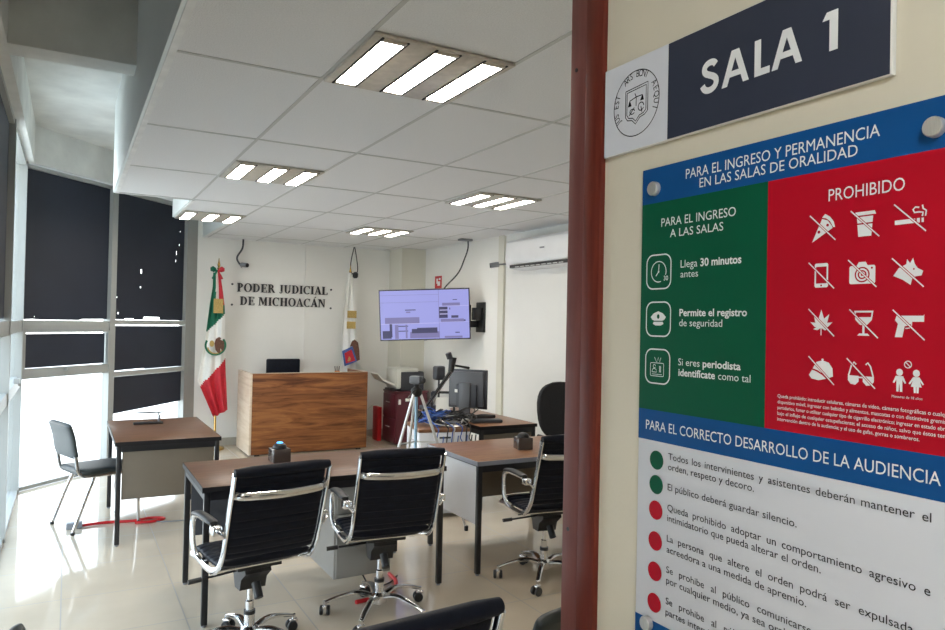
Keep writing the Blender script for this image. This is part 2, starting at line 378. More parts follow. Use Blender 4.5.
# ------------------------------------------------------------------ ceiling lights
def make_light(label):
    r = empty('ceiling_light', label, 'ceiling light', group='recessed ceiling lights')
    MB().box((0, 0, -.012), (.60, .60, 0), .002).build('panel', M['troffer'], r)
    for x in (.045, .265, .475):
        l = MB().box((x, .03, -.017), (x + .085, .57, -.010), .003).build('lamp', M['lamp'], r)
        for y in (.018, .560): MB().box((x - .004, y, -.019), (x + .089, y + .022, -.008), .002).build('end_cap', M['lampend'], l)
        for xx in (x - .012, x + .089): MB().box((xx, .012, -.016), (xx + .008, .588, -.009)).build('lamp_rail', M['edge'], r)
    return r
Ls = [((.935, 2.415), 'nearest and largest recessed light with three bright tubes in the tiled ceiling'),
      ((.935, 4.875), 'recessed three-tube light, second along the left row of the ceiling'),
      ((.935, 7.42), 'recessed three-tube light at the stepped ceiling corner near the dark shades'),
      ((2.80, 7.44), 'farthest right recessed light, in the ceiling before the wall screen'),
      ((2.80, 4.90), 'recessed three-tube light closest to the door jamb, right of the ceiling')]
L0 = make_light(Ls[0][1]); L0.location = (*Ls[0][0], 2.697)
for p, lb in Ls[1:]:
    o = dup(L0); o.location = (*p, 2.697); o['label'] = lb

# ------------------------------------------------------------------ desks
def desk(name, label, x0, x1, y0, y1, topm, edgem, ped=None, back=None, left=None, front=None, h=.75, legs=True):
    r = empty(name, label, 'desk', ((x0 + x1) / 2, (y0 + y1) / 2, 0), group=None)
    w, d = (x1 - x0) / 2, (y1 - y0) / 2
    MB().box((-w + .004, -d + .004, h - .028), (w - .004, d - .004, h), .002).build('desktop', topm, r)
    e = MB()
    e.box((-w, -d, h - .03), (w, -d + .006, h - .001)); e.box((-w, d - .006, h - .03), (w, d, h - .001))
    e.box((-w, -d, h - .03), (-w + .006, d, h - .001)); e.box((w - .006, -d, h - .03), (w, d, h - .001))
    e.build('edging', edgem, r)
    t = .032; i = .012
    for sx in (-1, 1):
        for sy in (-1, 1):
            cx, cy = sx * (w - i - t / 2), sy * (d - i - t / 2)
            l = MB().box((cx - t / 2, cy - t / 2, .012), (cx + t / 2, cy + t / 2, h - .03), .002).build('leg', M['blackmetal'], r)
            MB().lathe([(.012, 0), (.014, .006), (.012, .014)], 10, (cx, cy, 0)).build('foot', M['greypl'], l)
    f = MB(); z = h - .055
    f.box((-w + .02, -d + .014, z - .02), (w - .02, -d + .034, h - .03)); f.box((-w + .02, d - .034, z - .02), (w - .02, d - .014, h - .03))
    f.box((-w + .014, -d + .02, z - .02), (-w + .034, d - .02, h - .03)); f.box((w - .034, -d + .02, z - .02), (w - .014, d - .02, h - .03))
    f.build('rail', M['blackmetal'], r)
    if back: MB().box((-w + .05, d - .05, back[0]), (w - .05, d - .035, h - .045), .002).build('modesty_panel', back[1], r)
    if front: MB().box((-w + .05, -d + .022, front[0]), (w - .05, -d + .036, h - .045), .002).build('end_panel', front[1], r)
    if left:
        lp = MB().box((-w + .012, -d + .048, left[0]), (-w + .03, d - .048, h - .04), .002).build('side_panel', left[1], r)
    if ped:
        a, b, z0, pm = ped; n = 3
        pd = MB().box((a, -d + .05, z0), (b, d - .12, h - .04), .003).build('drawer_pedestal', pm, r)
        H = (h - .05 - z0) / n
        for k in range(n):
            dr = MB().box((a + .012, -d + .036, z0 + .008 + k * H), (b - .012, -d + .052, z0 + k * H + H - .004), .003).build('drawer', pm, pd)
    return r
desk('desk', 'small walnut-topped desk beside the bright glazing with beige end panel', .31, 1.04, 5.72, 6.95, M['desk'], M['edge'], front=(.33, M['panel']))
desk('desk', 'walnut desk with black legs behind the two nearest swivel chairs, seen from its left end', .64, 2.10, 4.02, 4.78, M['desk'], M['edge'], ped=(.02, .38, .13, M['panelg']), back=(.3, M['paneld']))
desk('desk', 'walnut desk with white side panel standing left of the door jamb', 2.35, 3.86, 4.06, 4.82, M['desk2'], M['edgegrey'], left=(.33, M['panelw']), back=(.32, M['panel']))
desk('desk', 'walnut desk against the right wall carrying the monitor seen from behind', 3.165, 3.77, 5.44, 6.80, M['desk2'], M['edge'], front=(.3, M['panel']))
du = empty('drawer_unit', 'white drawer unit buried under the cable tangle left of the monitor desk', 'drawer unit', (2.87, 5.68, 0), math.radians(-12))
MB().box((-.225, -.24, .03), (.225, .24, .722), .004).build('body', M['panelw'], du); MB().box((-.23, -.25, .722), (.23, .25, .75), .003).build('top', M['desk2'], du)
for k in range(3):
    dr = MB().box((-.215, -.252, .05 + k * .225), (.215, -.24, .265 + k * .225), .003).build('drawer', M['panelw'], du)
    MB().box((-.05, -.258, .22 + k * .225), (.05, -.252, .235 + k * .225), .002).build('handle', M['charpl'], dr)
bpy.context.view_layer.update()

# ------------------------------------------------------------------ judge's bench
r = empty('judge_bench', 'tall streaked brown wooden bench at the back wall under the lettering', 'bench', (2.66, 9.15, 0))
w, d, h = .745, .35, 1.0
MB().box((-w, -d - .0, .02), (w, -d + .03, h), .003).build('front_panel', M['bench'], r)
MB().box((-w - .004, -d - .004, .02), (-w + .026, d, h), .003).build('side_panel', M['benchedge'], r)  # window light painted in, paler wood than the other side
MB().box((w - .026, -d - .004, .02), (w + .004, d, h), .003).build('side_panel', M['bench'], r)
MB().box((-w + .03, -d + .03, .70), (w - .03, d - .1, .73), .003).build('worktop', M['desk'], r)
m_ = MB(); m_.box((-w - .006, -d - .006, h - .002), (w + .006, -d + .032, h + .003)); m_.box((-w - .006, -d, h - .002), (-w + .028, d, h + .003)); m_.box((w - .028, -d, h - .002), (w + .006, d, h + .003))
m_.build('edging', M['benchedge'], r)
for x in (-w + .1, w - .1):
    for y in (-d + .02, d - .15): MB().box((x - .03, y - .012, 0), (x + .03, y + .012, .022)).build('foot', M['black'], r)

# ------------------------------------------------------------------ chairs
def cushion(w, prof, th, ribs=0, n=26, rnd=0):
    """ribbed padded sling; prof = side curve points (y,z), thickness th"""
    P = bez([(0, y, z) for y, z in prof], 10); mb = MB(); N = len(P) - 1
    L = [0]
    for a, b in zip(P, P[1:]): L.append(L[-1] + (b - a).length)
    def f(u, v):
        s = v * N; i = min(int(s), N - 1); p = P[i].lerp(P[i + 1], s - i)
        tn = (P[min(i + 1, N)] - P[max(i - 1, 0)]).normalized(); nr = Vector((0, -tn.z, tn.y))
        a = u * 2 * PI
        # superellipse section
        ca, sa = math.cos(a), math.sin(a)
        x = w / 2 * (abs(ca) ** .35) * (1 if ca > 0 else -1); k = th / 2 * (abs(sa) ** .6) * (1 if sa > 0 else -1)
        l = (L[i] + (L[i + 1] - L[i]) * (s - i))
        x *= 1 - rnd * max(0, (abs(2 * v - 1) - .5) / .5) ** 3
        if ribs: k *= 1 - .38 * (abs(math.cos(PI * l / L[-1] * ribs)) ** 14)
        e = min(1, min(l, L[-1] - l) / .015); k *= max(.25, math.sqrt(max(0, e)))
        return (p.x + x, p.y + nr.y * k, p.z + nr.z * k)
    mb.grid(f, n, N * 2)
    bmesh.ops.remove_doubles(mb.bm, verts=mb.bm.verts[:], dist=1e-5)
    bmesh.ops.holes_fill(mb.bm, edges=[e for e in mb.bm.edges if e.is_boundary], sides=0)
    return mb
def exec_chair(label):
    r = empty('swivel_chair', label, 'chair', group=None)
    W = .215
    cushion(.43, [(-.385, .985), (-.362, .93), (-.335, .82), (-.30, .71), (-.268, .62), (-.225, .55)], .034, 11).build('backrest', M['leather'], r, 60)
    m_ = MB(); m_.tube([(-.225, -.385, .972), (-.15, -.39, .974), (.15, -.39, .974), (.225, -.385, .972)], [.020, .025, .025, .020], 14, sx=1, sy=1); m_.build('headroll', M['leather'], r, 60)
    cushion(.42, [(-.225, .535), (-.14, .50), (.0, .49), (.13, .495), (.20, .49), (.23, .465)], .042, 9).build('seat', M['leather'], r, 60)
    side = bez([(0, -.388, .965), (0, -.362, .88), (0, -.325, .77), (0, -.285, .65), (0, -.248, .56), (0, -.17, .487), (0, -.05, .465), (0, .10, .472), (0, .20, .468)], 6)
    for s in (-1, 1):
        fr = MB().tube([(s * (W + .012), p.y, p.z) for p in side], .012, 10, sx=1.5, sy=.85).build('side_frame', M['chrome'], r)
        x = s * (W + .045)
        arm = bez([(s * (W + .02), -.30, .67), (x, -.285, .70), (x, -.22, .71), (x, -.05, .707), (x, .04, .70), (x, .085, .665), (x, .085, .58), (x - s * .01, .07, .51), (s * (W + .012), .04, .47)], 6)
        a = MB().tube(arm, .010, 10, sx=1.4, sy=.8).build('armrest', M['chrome'], r)
        pad = bez([(x, -.225, .724), (x, -.12, .727), (x, -.02, .723), (x, .055, .71)], 5)
        MB().tube(pad, [.012] + [.017] * (len(pad) - 2) + [.012], 10, sx=1.5, sy=.75).build('arm_pad', M['black'], a, 60)
        MB().box((x - .022, -.285, .68), (x + .022, -.225, .72), .008).build('arm_bracket', M['chrome'], a)
    MB().tube(bez([(-W, -.355, .868), (-W * .8, -.385, .865), (0, -.402, .861), (W * .8, -.385, .865), (W, -.355, .868)], 5), .012, 10, sx=.6, sy=1.5).build('crossbar', M['chrome'], r)
    m_ = MB(); m_.tube([(-W - .01, -.13, .47), (W + .01, -.13, .47)], .009, 8); m_.tube([(-W - .01, .09, .465), (W + .01, .09, .465)], .009, 8)
    m_.build('seat_rod', M['chrome'], r)
    m_ = MB(); m_.prism([(-.11, .42), (-.09, .46), (.08, .46), (.10, .42), (.055, .375), (.035, .32), (-.035, .32), (-.05, .375)], -.065, .065, Matrix(((0, 0, 1, 0), (1, 0, 0, 0), (0, 1, 0, 0), (0, 0, 0, 1))))
    m_.box((-.11, -.13, .445), (.11, .13, .462), .004); m_.tube([(0, -.075, .36), (0, -.12, .30)], .022, 12)
    me_ = m_.build('tilt_mechanism', M['black'], r)
    for tb in (([(-.06, -.02, .42), (-.245, -.029, .412)], [.006, .006], [(-.25, -.03, .412), (-.31, -.03, .409)], .012), ([(.06, .03, .425), (.18, .03, .42)], [.006, .006], [(.178, .03, .42), (.215, .03, .42)], .010)):
        lv = MB().tube(tb[0], tb[1], 8).build('lever', M['black'], me_); MB().tube(tb[2], tb[3], 10).build('knob', M['black'], me_)
    gl = MB().lathe([(.026, .10), (.026, .19), (.020, .195), (.020, .25), (.014, .255), (.014, .33)], 16).build('gas_cylinder', M['chrome'], r)
    MB().lathe([(.028, .186), (.028, .205)], 16).build('collar', M['black'], gl)
    MB().lathe([(.02, .055), (.045, .07), (.048, .115), (.032, .13)], 16).build('base_hub', M['chrome'], r)
    for k in range(5):
        a = 2 * PI * k / 5 + .35; c, s = math.cos(a), math.sin(a)
        pts = bez([(.03 * c, .03 * s, .105), (.12 * c, .12 * s, .125), (.22 * c, .22 * s, .105), (.295 * c, .295 * s, .078)], 5)
        MB().tube(pts, [.020 - .008 * i / (len(pts) - 1) for i in range(len(pts))], 10, sx=1.1, sy=.75, flat=(0, 0, 1)).build('base_leg', M['chrome'], r)
        cx, cy = .30 * c, .30 * s; ang = a + 1.1 + k
        rot = Matrix.Translation((cx, cy, .028)) @ Matrix.Rotation(ang, 4, 'Z')
        ca = MB(); ca.tube([(cx, cy, .05), (cx, cy, .085)], .009, 10); ca.box((-.012, -.02, .015), (.012, .022, .034), .006, rot); cs = ca.build('caster', M['chrome'], r)
        for sx in (-1, 1):
            MB().lathe([(.008, -.009), (.024, -.009), (.0275, -.004), (.0275, .004), (.024, .009), (.008, .009)], 16, (0, 0, 0), rot @ Matrix.Translation((sx * .019, .012, 0)) @ Matrix.Rotation(PI / 2, 4, 'Y')).build('wheel', M['black'], cs, 50)
    return r
def put(o, x, y, deg, label=None):
    o.location = (x, y, 0); o.rotation_euler = (0, 0, math.radians(deg))
    if label: o['label'] = label
ch = exec_chair('black ribbed swivel chair with chrome arms, left of the two at the front desk'); put(ch, .82, 3.66, 8)
for x, y, a, lb in ((1.565, 3.79, -6, 'black ribbed swivel chair with chrome arms, right of the two at the front desk'),
                    (2.74, 3.85, -8, 'black ribbed swivel chair half hidden by the door jamb'),
                    (.665, 1.84, 5, 'closest swivel chair, only its rounded black top showing at the bottom of the photo')):
    put(dup(ch), x, y, a, lb)
for o in C.objects:
    if o.name.startswith('swivel_chair') : o['group'] = 'black and chrome swivel chairs'
def visitor_chair(label):
    r = empty('visitor_chair', label, 'chair')
    # facing +X
    seat = cushion(.44, [(-.22, .455), (-.1, .45), (.08, .452), (.20, .447), (.235, .43)], .055, rnd=.18).build('seat', M['vinyl'], r, 60)
    back = cushion(.43, [(-.225, .56), (-.245, .62), (-.262, .72), (-.285, .80), (-.30, .835)], .045, rnd=.3).build('backrest', M['vinyl'], r, 60)
    for s in (-1, 1):
        MB().tube(bez([(s * .19, -.255, .66), (s * .19, -.235, .56), (s * .19, -.215, .46), (s * .20, -.15, .425), (s * .205, .1, .425), (s * .205, .18, .415), (s * .21, .215, .36), (s * .215, .235, .015)], 6), .0115, 8, sx=1.2, sy=.9).build('frame_tube', M['chrome'], r)
        MB().tube([(s * .20, -.10, .425), (s * .21, -.17, .25), (s * .215, -.255, .015)], .0115, 8, sx=1.2, sy=.9).build('leg', M['chrome'], r)
        for y in (.235, -.255): MB().lathe([(.012, 0), (.015, .004), (.015, .022)], 10, (s * .215, y, 0)).build('foot_cap', M['black'], r)
    return r
def putv(o, x, y, deg): o.location = (x, y, 0); o.rotation_euler = (0, 0, math.radians(deg - 90))
vc = visitor_chair('grey-green padded visitor chair with thin chrome legs at the desk by the bright window'); putv(vc, .235, 6.45, 19)
o = dup(vc); putv(o, -.42 + .60, 2.12, 0); o['label'] = 'dark visitor chair barely showing in the bottom left corner of the photo'; o.location = (.19, 2.06, 0)
o = dup(vc); putv(o, 1.32, 1.98, 100); o['label'] = 'dark visitor chair peeking out low beside the door jamb'
for o in C.objects:
    if o.name.startswith('visitor_chair'): o['group'] = 'padded visitor chairs'

def task_chair(name, label, x, y, deg, top=1.11, wid=.46, m=None):
    r = empty(name, label, 'chair', (x, y, 0), math.radians(deg)); m = m or M['fabric']
    # rounded back: egg outline
    pts = []
    for k in range(28):
        a = 2 * PI * k / 28; c, s = math.cos(a), math.sin(a)
        pts.append((wid / 2 * (abs(c) ** .75) * (1 if c > 0 else -1) * (1 + .06 * s), .27 * (abs(s) ** .8) * (1 if s > 0 else -1)))
    b = MB(); xf = Matrix.Translation((0, -.26, top - .27)) @ Matrix.Rotation(PI / 2 + .1, 4, 'X')
    t = bmesh.new(); vs0 = [t.verts.new((x_, y_, -.02 + .12 * x_ * x_)) for x_, y_ in pts]; vs1 = [t.verts.new((x_ * .97, y_ * .97, .03 + .12 * x_ * x_)) for x_, y_ in pts]
    vs2 = [t.verts.new((x_ * .97, y_ * .97, -.03 + .12 * x_ * x_)) for x_, y_ in pts]
    n = len(pts)
    for A, B in ((vs2, vs0), (vs0, vs1)):
        for i in range(n): t.faces.new((A[i], A[(i + 1) % n], B[(i + 1) % n], B[i]))
    t.faces.new(vs1); t.faces.new(vs2[::-1]); b.merge(t, xf); b.build('backrest', m, r, 50)
    MB().box((-.24, -.22, .44), (.24, .24, .51), .03, seg=3).build('seat', m, r, 60)
    MB().tube(bez([(0, 0, .43), (0, -.24, .43), (0, -.31, .52), (0, -.30, .75)], 6), .02, 8, sx=1.6, sy=.6).build('back_stem', M['black'], r)
    for s in (-1, 1): MB().tube(bez([(s * .2, 0, .44), (s * .29, 0, .46), (s * .30, 0, .64), (s * .30, .12, .66), (s * .30, -.12, .66)], 5), .016, 8).build('armrest', M['black'], r)
    MB().lathe([(.026, .08), (.026, .3), (.018, .31), (.018, .44)], 14).build('gas_cylinder', M['black'], r)
    for k in range(5):
        a = 2 * PI * k / 5; c, s = math.cos(a), math.sin(a)
        l = MB().tube([(0, 0, .11), (.28 * c, .28 * s, .07)], [.022, .015], 8).build('base_leg', M['black'], r)
        MB().lathe([(.02, -.02), (.027, -.012), (.027, .012), (.02, .02)], 14, (.29 * c, .29 * s, .028), Matrix.Rotation(a, 4, 'Z') @ Matrix.Rotation(PI / 2, 4, 'X')).build('caster', M['black'], l)
    return r
task_chair('task_chair', 'black fabric office chair with rounded back beyond the desk by the door jamb', 3.98, 5.16, 180 - 6, 1.13)
# chair behind the bench
r = empty('bench_chair', 'black high-backed chair showing above the wooden bench top', 'chair', (2.53, 9.44, 0), math.radians(180))
MB().box((-.225, -.24, .55), (.225, -.19, 1.13), .018, seg=3).build('backrest', M['leather'], r)
MB().box((-.22, -.22, .42), (.22, .22, .50), .025, seg=3).build('seat', M['leather'], r)
MB().lathe([(.16, .0), (.16, .02), (.03, .04), (.03, .42)], 16).build('pedestal', M['black'], r)

# ------------------------------------------------------------------ flags
def flag(name, label, x, y, outline, mats, mif, emb, pole_h, clothdepth=.05):
    r = empty(name, label, 'flag', (x, y, 0))
    MB().lathe([(.115, 0), (.12, .015), (.10, .03), (.05, .05), (.028, .08), (.022, .13), (.016, .14)], 24).build('stand', M['brass'], r)
    MB().tube([(0, 0, .12), (0, 0, pole_h - .12)], .014, 12).build('pole', M['brass'], r)
    MB().lathe([(.012, 0), (.022, .02), (.012, .035), (.018, .06), (.010, .10), (.003, .15)], 12, (0, 0, pole_h - .15)).build('finial', M['brass'], r)
    L, R_ = outline[:2]
    def ip(P, z):
        for (xa, za), (xb, zb) in zip(P, P[1:]):
            if zb <= z <= za: return xa + (xb - xa) * (za - z) / max(1e-6, za - zb)
        return P[-1][0] if z < P[-1][1] else P[0][0]
    zt = L[0][1]; cl = MB(); bl, br = L[-1][1], R_[-1][1]
    bm_ = outline[2] if len(outline) > 2 else None
    def f(u, v):
        zb = bl + (br - bl) * u if not bm_ else (bl + (bm_[1] - bl) * min(1, u / bm_[0]) if u < bm_[0] else bm_[1] + (br - bm_[1]) * (u - bm_[0]) / (1 - bm_[0]))
        z = zt + (zb - zt) * v
        xl, xr = ip(L, z), ip(R_, z)
        ax = xl + (xr - xl) * u
        yy = -.03 - clothdepth * (.35 + .65 * v) * (1 + .9 * math.cos(u * 2 * PI * 2.5 + .6 * v)) * .6 - .02 * math.sin(9 * v + 5 * u)
        return (ax - x, yy, z)
    cl.grid(f, 36, 90, mif)
    c = cl.build('cloth', mats, r, 80, norm=False)
    s = c.modifiers.new('thickness', 'SOLIDIFY'); s.thickness = .004; s.offset = 0
    for nm, m, polys in emb:
        e = MB()
        for py, dy in polys: 
            t = shape2d(py if isinstance(py[0][0], (tuple, list)) else [py], Matrix(((1, 0, 0, -x), (0, 0, 1, dy), (0, 1, 0, 0), (0, 0, 0, 1)))); e.merge(t)
        e.build(nm, m, c, 0, norm=False)
    return r
def disk(cx, cz, rx, rz, n=24, a0=0, a1=360): return [(cx + rx * math.cos(math.radians(a0 + (a1 - a0) * k / n)), cz + rz * math.sin(math.radians(a0 + (a1 - a0) * k / n))) for k in range(n + (1 if a1 - a0 < 360 else 0))]
def arc(cx, cz, r0, r1, a0, a1, n=20): 
    A = [(cx + r1 * math.cos(math.radians(a0 + (a1 - a0) * k / n)), cz + r1 * math.sin(math.radians(a0 + (a1 - a0) * k / n))) for k in range(n + 1)]
    return A + [(cx + r0 * math.cos(math.radians(a1 + (a0 - a1) * k / n)), cz + r0 * math.sin(math.radians(a1 + (a0 - a1) * k / n))) for k in range(n + 1)]
def rect(a, b, c_, d_): return [(a, b), (c_, b), (c_, d_), (a, d_)]
Lm = [(1.565, 2.23), (1.56, 2.05), (1.53, 1.83), (1.50, 1.5), (1.455, 1.2), (1.405, .88), (1.60, .43)]
Rm = [(1.655, 2.23), (1.69, 2.0), (1.715, 1.8), (1.725, 1.5), (1.745, 1.1), (1.775, .50)]
def mif(u, v):
    z = 2.23 - 1.75 * v
    if z > 2.0 - .0: return 0 if u < .33 else (1 if u < .68 else 2)
    if z > 1.50 + .21 * u: return 0 if (z < 1.83 or u < .4) else (1 if u < .68 else 2)
    if z > .84 + .30 * u: return 1
    return 2
ecx, ecz = 1.60, 1.32
eagle = [(1.60, 1.26), (1.585, 1.34), (1.60, 1.40), (1.64, 1.425), (1.665, 1.41), (1.655, 1.39), (1.70, 1.37), (1.705, 1.30), (1.69, 1.24), (1.66, 1.28), (1.655, 1.22), (1.625, 1.23)]
flag('tricolour_flag', 'green white and red flag with eagle emblem hanging on a brass stand', 1.64, 9.48, (Lm, Rm, (.3, .43)), [M['fgreen'], M['fwhite'], M['fred']], mif,
     [('emblem', M['fgreen'], [(arc(ecx, ecz, .105, .13, 150, 400), -.135)]), ('emblem', M['gold'], [(arc(ecx, ecz - .01, .085, .10, 190, 350), -.136), (disk(ecx - .045, ecz + .02, .028, .04), -.136)]),
      ('emblem', M['brown'], [(eagle, -.138)]), ('gold_plate', M['gold'], [(rect(1.565, 1.72, 1.68, 1.90), -.137)])], 2.42)
m_ = MB()
for s in (-1, 1):
    m_.mi = 0 if s < 0 else 1
    m_.lathe([(.002, -.05), (.03, -.02), (.035, .02), (.002, .04)], 10, (1.61 + s * .05, 9.40, 2.27), Matrix.Rotation(s * 1.1, 4, 'Y')); m_.tube([(1.61, 9.40, 2.26), (1.61 + s * .06, 9.39, 2.15)], .012, 6)
o = m_.build('bow', [M['fgreen'], M['fred']]); 
rt = [x for x in C.objects if x.name == 'tricolour_flag'][0]; o.parent = rt; o.location = (-1.64 , -9.48, 0)
Lw = [(3.34, 2.33), (3.30, 2.1), (3.27, 1.8), (3.26, 1.4), (3.25, .9), (3.24, .45)]
Rw = [(3.40, 2.33), (3.44, 2.1), (3.46, 1.8), (3.50, 1.4), (3.51, .9), (3.50, .45)]
wf = flag('white_flag', 'white flag with gold bars and red shield, standing right behind the bench', 3.39, 9.50, (Lw, Rw), [M['fwhite']], lambda u, v: 0,
     [('gold_plate', M['gold'], [(rect(3.315, 1.70, 3.45, 1.80), -.125), (rect(3.31, 1.55, 3.44, 1.65), -.125)]),
      ('shield', M['fblue'], [([(3.29, 1.03), (3.25, 1.24), (3.40, 1.31), (3.475, 1.10)], -.126)]), ('shield', M['fred'], [([(3.31, 1.07), (3.285, 1.21), (3.385, 1.265), (3.445, 1.11)], -.1275)]),
      ('shield', M['gold'], [([(3.33, 1.10), (3.35, 1.17), (3.38, 1.14), (3.37, 1.10)], -.129)]), ('crest', M['brown'], [([(3.36, 1.30), (3.39, 1.38), (3.43, 1.40), (3.48, 1.36), (3.50, 1.25), (3.51, 1.12), (3.47, 1.10), (3.40, 1.31)], -.1265)])], 2.44, .045)
wf.location = (3.43, 9.61, 0)

# ------------------------------------------------------------------ wall lettering (bold roman capitals)
def ring(cx, cy, rx, ry, tx, ty, a0=0, a1=360, n=20):
    if a1 - a0 >= 360: return [disk(cx, cy, rx, ry, 28), disk(cx, cy, rx - tx, ry - ty, 28)]
    A = disk(cx, cy, rx, ry, n, a0, a1); B = disk(cx, cy, rx - tx, ry - ty, n, a0, a1)[::-1]; return [A + B]
def stem(x, y0=0, y1=10, w=2.2): return [[rect(x, y0, x + w, y1)], [rect(x - .9, y1 - .6, x + w + .9, y1)], [rect(x - .9, y0, x + w + .9, y0 + .6)]]
G = {
 'P': (8.4, stem(1.6) + [ring(3.6, 7.3, 3.9, 2.7, 1.9, .6, -90, 90)] + [[rect(3, 9.4, 3.8, 10)], [rect(3, 4.6, 3.8, 5.2)]]),
 'O': (10.4, [ring(5.2, 5, 4.7, 5.2, 2.0, .6)]),
 'D': (10.0, stem(1.6) + [ring(4.2, 5, 5.0, 5, 2.0, .6, -90, 90)] + [[rect(3, 9.4, 4.4, 10)], [rect(3, 0, 4.4, .6)]]),
 'E': (8.8, stem(1.6) + [[rect(3, 9.4, 8, 10)], [rect(7.4, 7.6, 8, 10)], [rect(3, 0, 8.3, .6)], [rect(7.7, 0, 8.3, 2.6)], [rect(3, 4.8, 6.4, 5.4)], [rect(6, 3.8, 6.5, 6.4)]]),
 'R': (9.8, stem(1.6) + [ring(3.8, 7.4, 3.8, 2.6, 1.9, .6, -90, 90)] + [[rect(3, 9.4, 3.9, 10)], [rect(3, 4.8, 4.2, 5.4)], [[(4.2, 5.2), (6.2, 5.2), (9.8, 0), (7.4, 0)]]]),
 'J': (6.6, [[rect(3, 2, 5, 10)], [rect(2.0, 9.4, 6.0, 10)]] + [ring(3.0, 2.2, 2.0, 2.6, 1.0, .8, -150, 0)]),
 'U': (10.0, [[rect(1.6, 3, 3.6, 10)], [rect(.7, 9.4, 4.5, 10)], [rect(7.6, 3, 8.3, 10)], [rect(6.8, 9.4, 9.2, 10)]] + [ring(4.95, 3.4, 3.35, 3.5, 1.9, .8, 180, 360)]),
 'I': (5.2, stem(1.6)),
 'C': (9.6, [ring(5.2, 5, 4.6, 5.2, 2.0, .6, 48, 312)] + [[rect(8.2, 6.8, 8.7, 10)]]),
 'A': (9.8, [[[(4.2, 10), (5.4, 10), (9.2, 0), (6.9, 0)]], [[(4.4, 9.6), (4.9, 9.2), (1.9, 0), (1.2, 0)]], [rect(2.6, 3, 7, 3.6)], [rect(.2, 0, 3.2, .6)], [rect(5.9, 0, 9.9, .6)]]),
 'L': (8.4, stem(1.6) + [[rect(3, 0, 8, .6)], [rect(7.4, 0, 8, 2.8)]]),
 'M': (12.4, [[rect(1.7, 0, 2.3, 10)], [rect(.6, 9.4, 4, 10)], [rect(.8, 0, 3.4, .6)], [[(1.9, 10), (4.1, 10), (6.9, 2.4), (6.0, 0.6)]], [[(6.0, .6), (6.7, 2.0), (9.7, 10), (9.0, 10)]], [rect(8.7, 0, 10.7, 10)], [rect(7.9, 0, 11.6, .6)], [rect(9, 9.4, 11.6, 10)]]),
 'H': (11.0, stem(1.6) + stem(7.2) + [[rect(3, 4.8, 8, 5.4)]]),
 'N': (10.4, [[rect(1.7, 0, 2.3, 10)], [rect(.4, 9.4, 3.6, 10)], [rect(.8, 0, 3.3, .6)], [[(1.5, 10), (3.9, 10), (9.1, 0), (8.2, 0)]], [rect(8.3, 0, 9.0, 10)], [rect(7.4, 9.4, 9.9, 10)]]),
}
def serif_line(s, x0, x1, z0, hgt):
    tot = sum((4.2 if c == ' ' else G['A' if c == 'Á' else c][0]) for c in s); sx = (x1 - x0) / tot; sz = hgt / 10; x = 0; n = 0
    for c in s:
        if c == ' ': x += 4.2; continue
        k = 'A' if c == 'Á' else c; mb = MB()
        shp = list(G[k][1])
        if c == 'Á': shp.append([[(4.6, 10.8), (6.4, 12.8), (7.6, 12.4), (5.4, 10.8)]])
        for loops in shp:
            t = shape2d(loops, Matrix(((sx, 0, 0, x0 + x * sx), (0, 0, -1, BY), (0, sz, 0, z0), (0, 0, 0, 1))))
            g = bmesh.ops.extrude_face_region(t, geom=t.faces[:]); bmesh.ops.translate(t, vec=(0, -.022, 0), verts=[v for v in g['geom'] if isinstance(v, bmesh.types.BMVert)])
            mb.merge(t)
        mb.build('letter', M['text'], lett, 0); x += G[k][0]
lett = empty('wall_lettering', 'black raised capitals reading PODER JUDICIAL DE MICHOACÁN on the back wall', 'lettering', (0, 0, 0))
serif_line('PODER JUDICIAL', 1.915, 3.15, 2.015, .112)
serif_line('DE MICHOACÁN', 1.955, 3.12, 1.84, .112)
for x, z in ((1.86, 2.11), (1.86, 1.84), (3.20, 2.09), (3.20, 1.83)): MB().lathe([(.014, 0), (.014, .012)], 10, (x, BY - .012, z), Matrix.Rotation(-PI / 2, 4, 'X')).build('wall_stud', M['charpl'], lett)

# ------------------------------------------------------------------ corridor signs (plane facing -X)
CX = .985
def sxf(y, z, d): return Matrix(((0, 0, -1, CX - d), (-1, 0, 0, y), (0, 1, 0, z), (0, 0, 0, 1)))
def on_sign(mb, loops, y, z, d, s=1): mb.merge(shape2d(loops, sxf(y, z, d) @ Matrix.Diagonal((s, s, 1, 1))))
def put_text(mb, s, ya, yb, z, cap, d, off=0.0, sx=None, rot=0):
    """fits the text between ya (left) and yb (right) in the wall plane; sx: justify words instead"""
    k = cap / CAP; W = ya - yb
    if sx is None:
        t = textbm(s, off); a, b = extent(t); q = W / (b - a)
        t.transform(sxf(ya, z, d) @ Matrix.Diagonal((q, k, 1, 1)) @ Matrix.Translation((-a, 0, 0))); mb.merge(t)
    else:
        ws = [textbm(w_, off) for w_ in s.split()]; ex = [extent(t) for t in ws]; q = sx * k
        gap = (W - sum((b - a) * q for a, b in ex)) / max(1, len(ws) - 1); x = 0
        for t, (a, b) in zip(ws, ex):
            t.transform(sxf(ya - x, z, d) @ Matrix.Diagonal((q, k, 1, 1)) @ Matrix.Translation((-a, 0, 0))); mb.merge(t); x += (b - a) * q + gap
def ribbon(pts, w):
    P = [Vector((*p, 0)) for p in pts]; L, R_ = [], []
    for i, p in enumerate(P):
        d = (P[min(i + 1, len(P) - 1)] - P[max(i - 1, 0)]).normalized(); n = Vector((-d.y, d.x, 0)) * w / 2
        L.append(tuple((p + n)[:2])); R_.append(tuple((p - n)[:2]))
    return L + R_[::-1]
def line(nm, m, fix, par, *a):
    mb = MB(); put_text(mb, *a); return fix(fin(mb, nm, m, par))
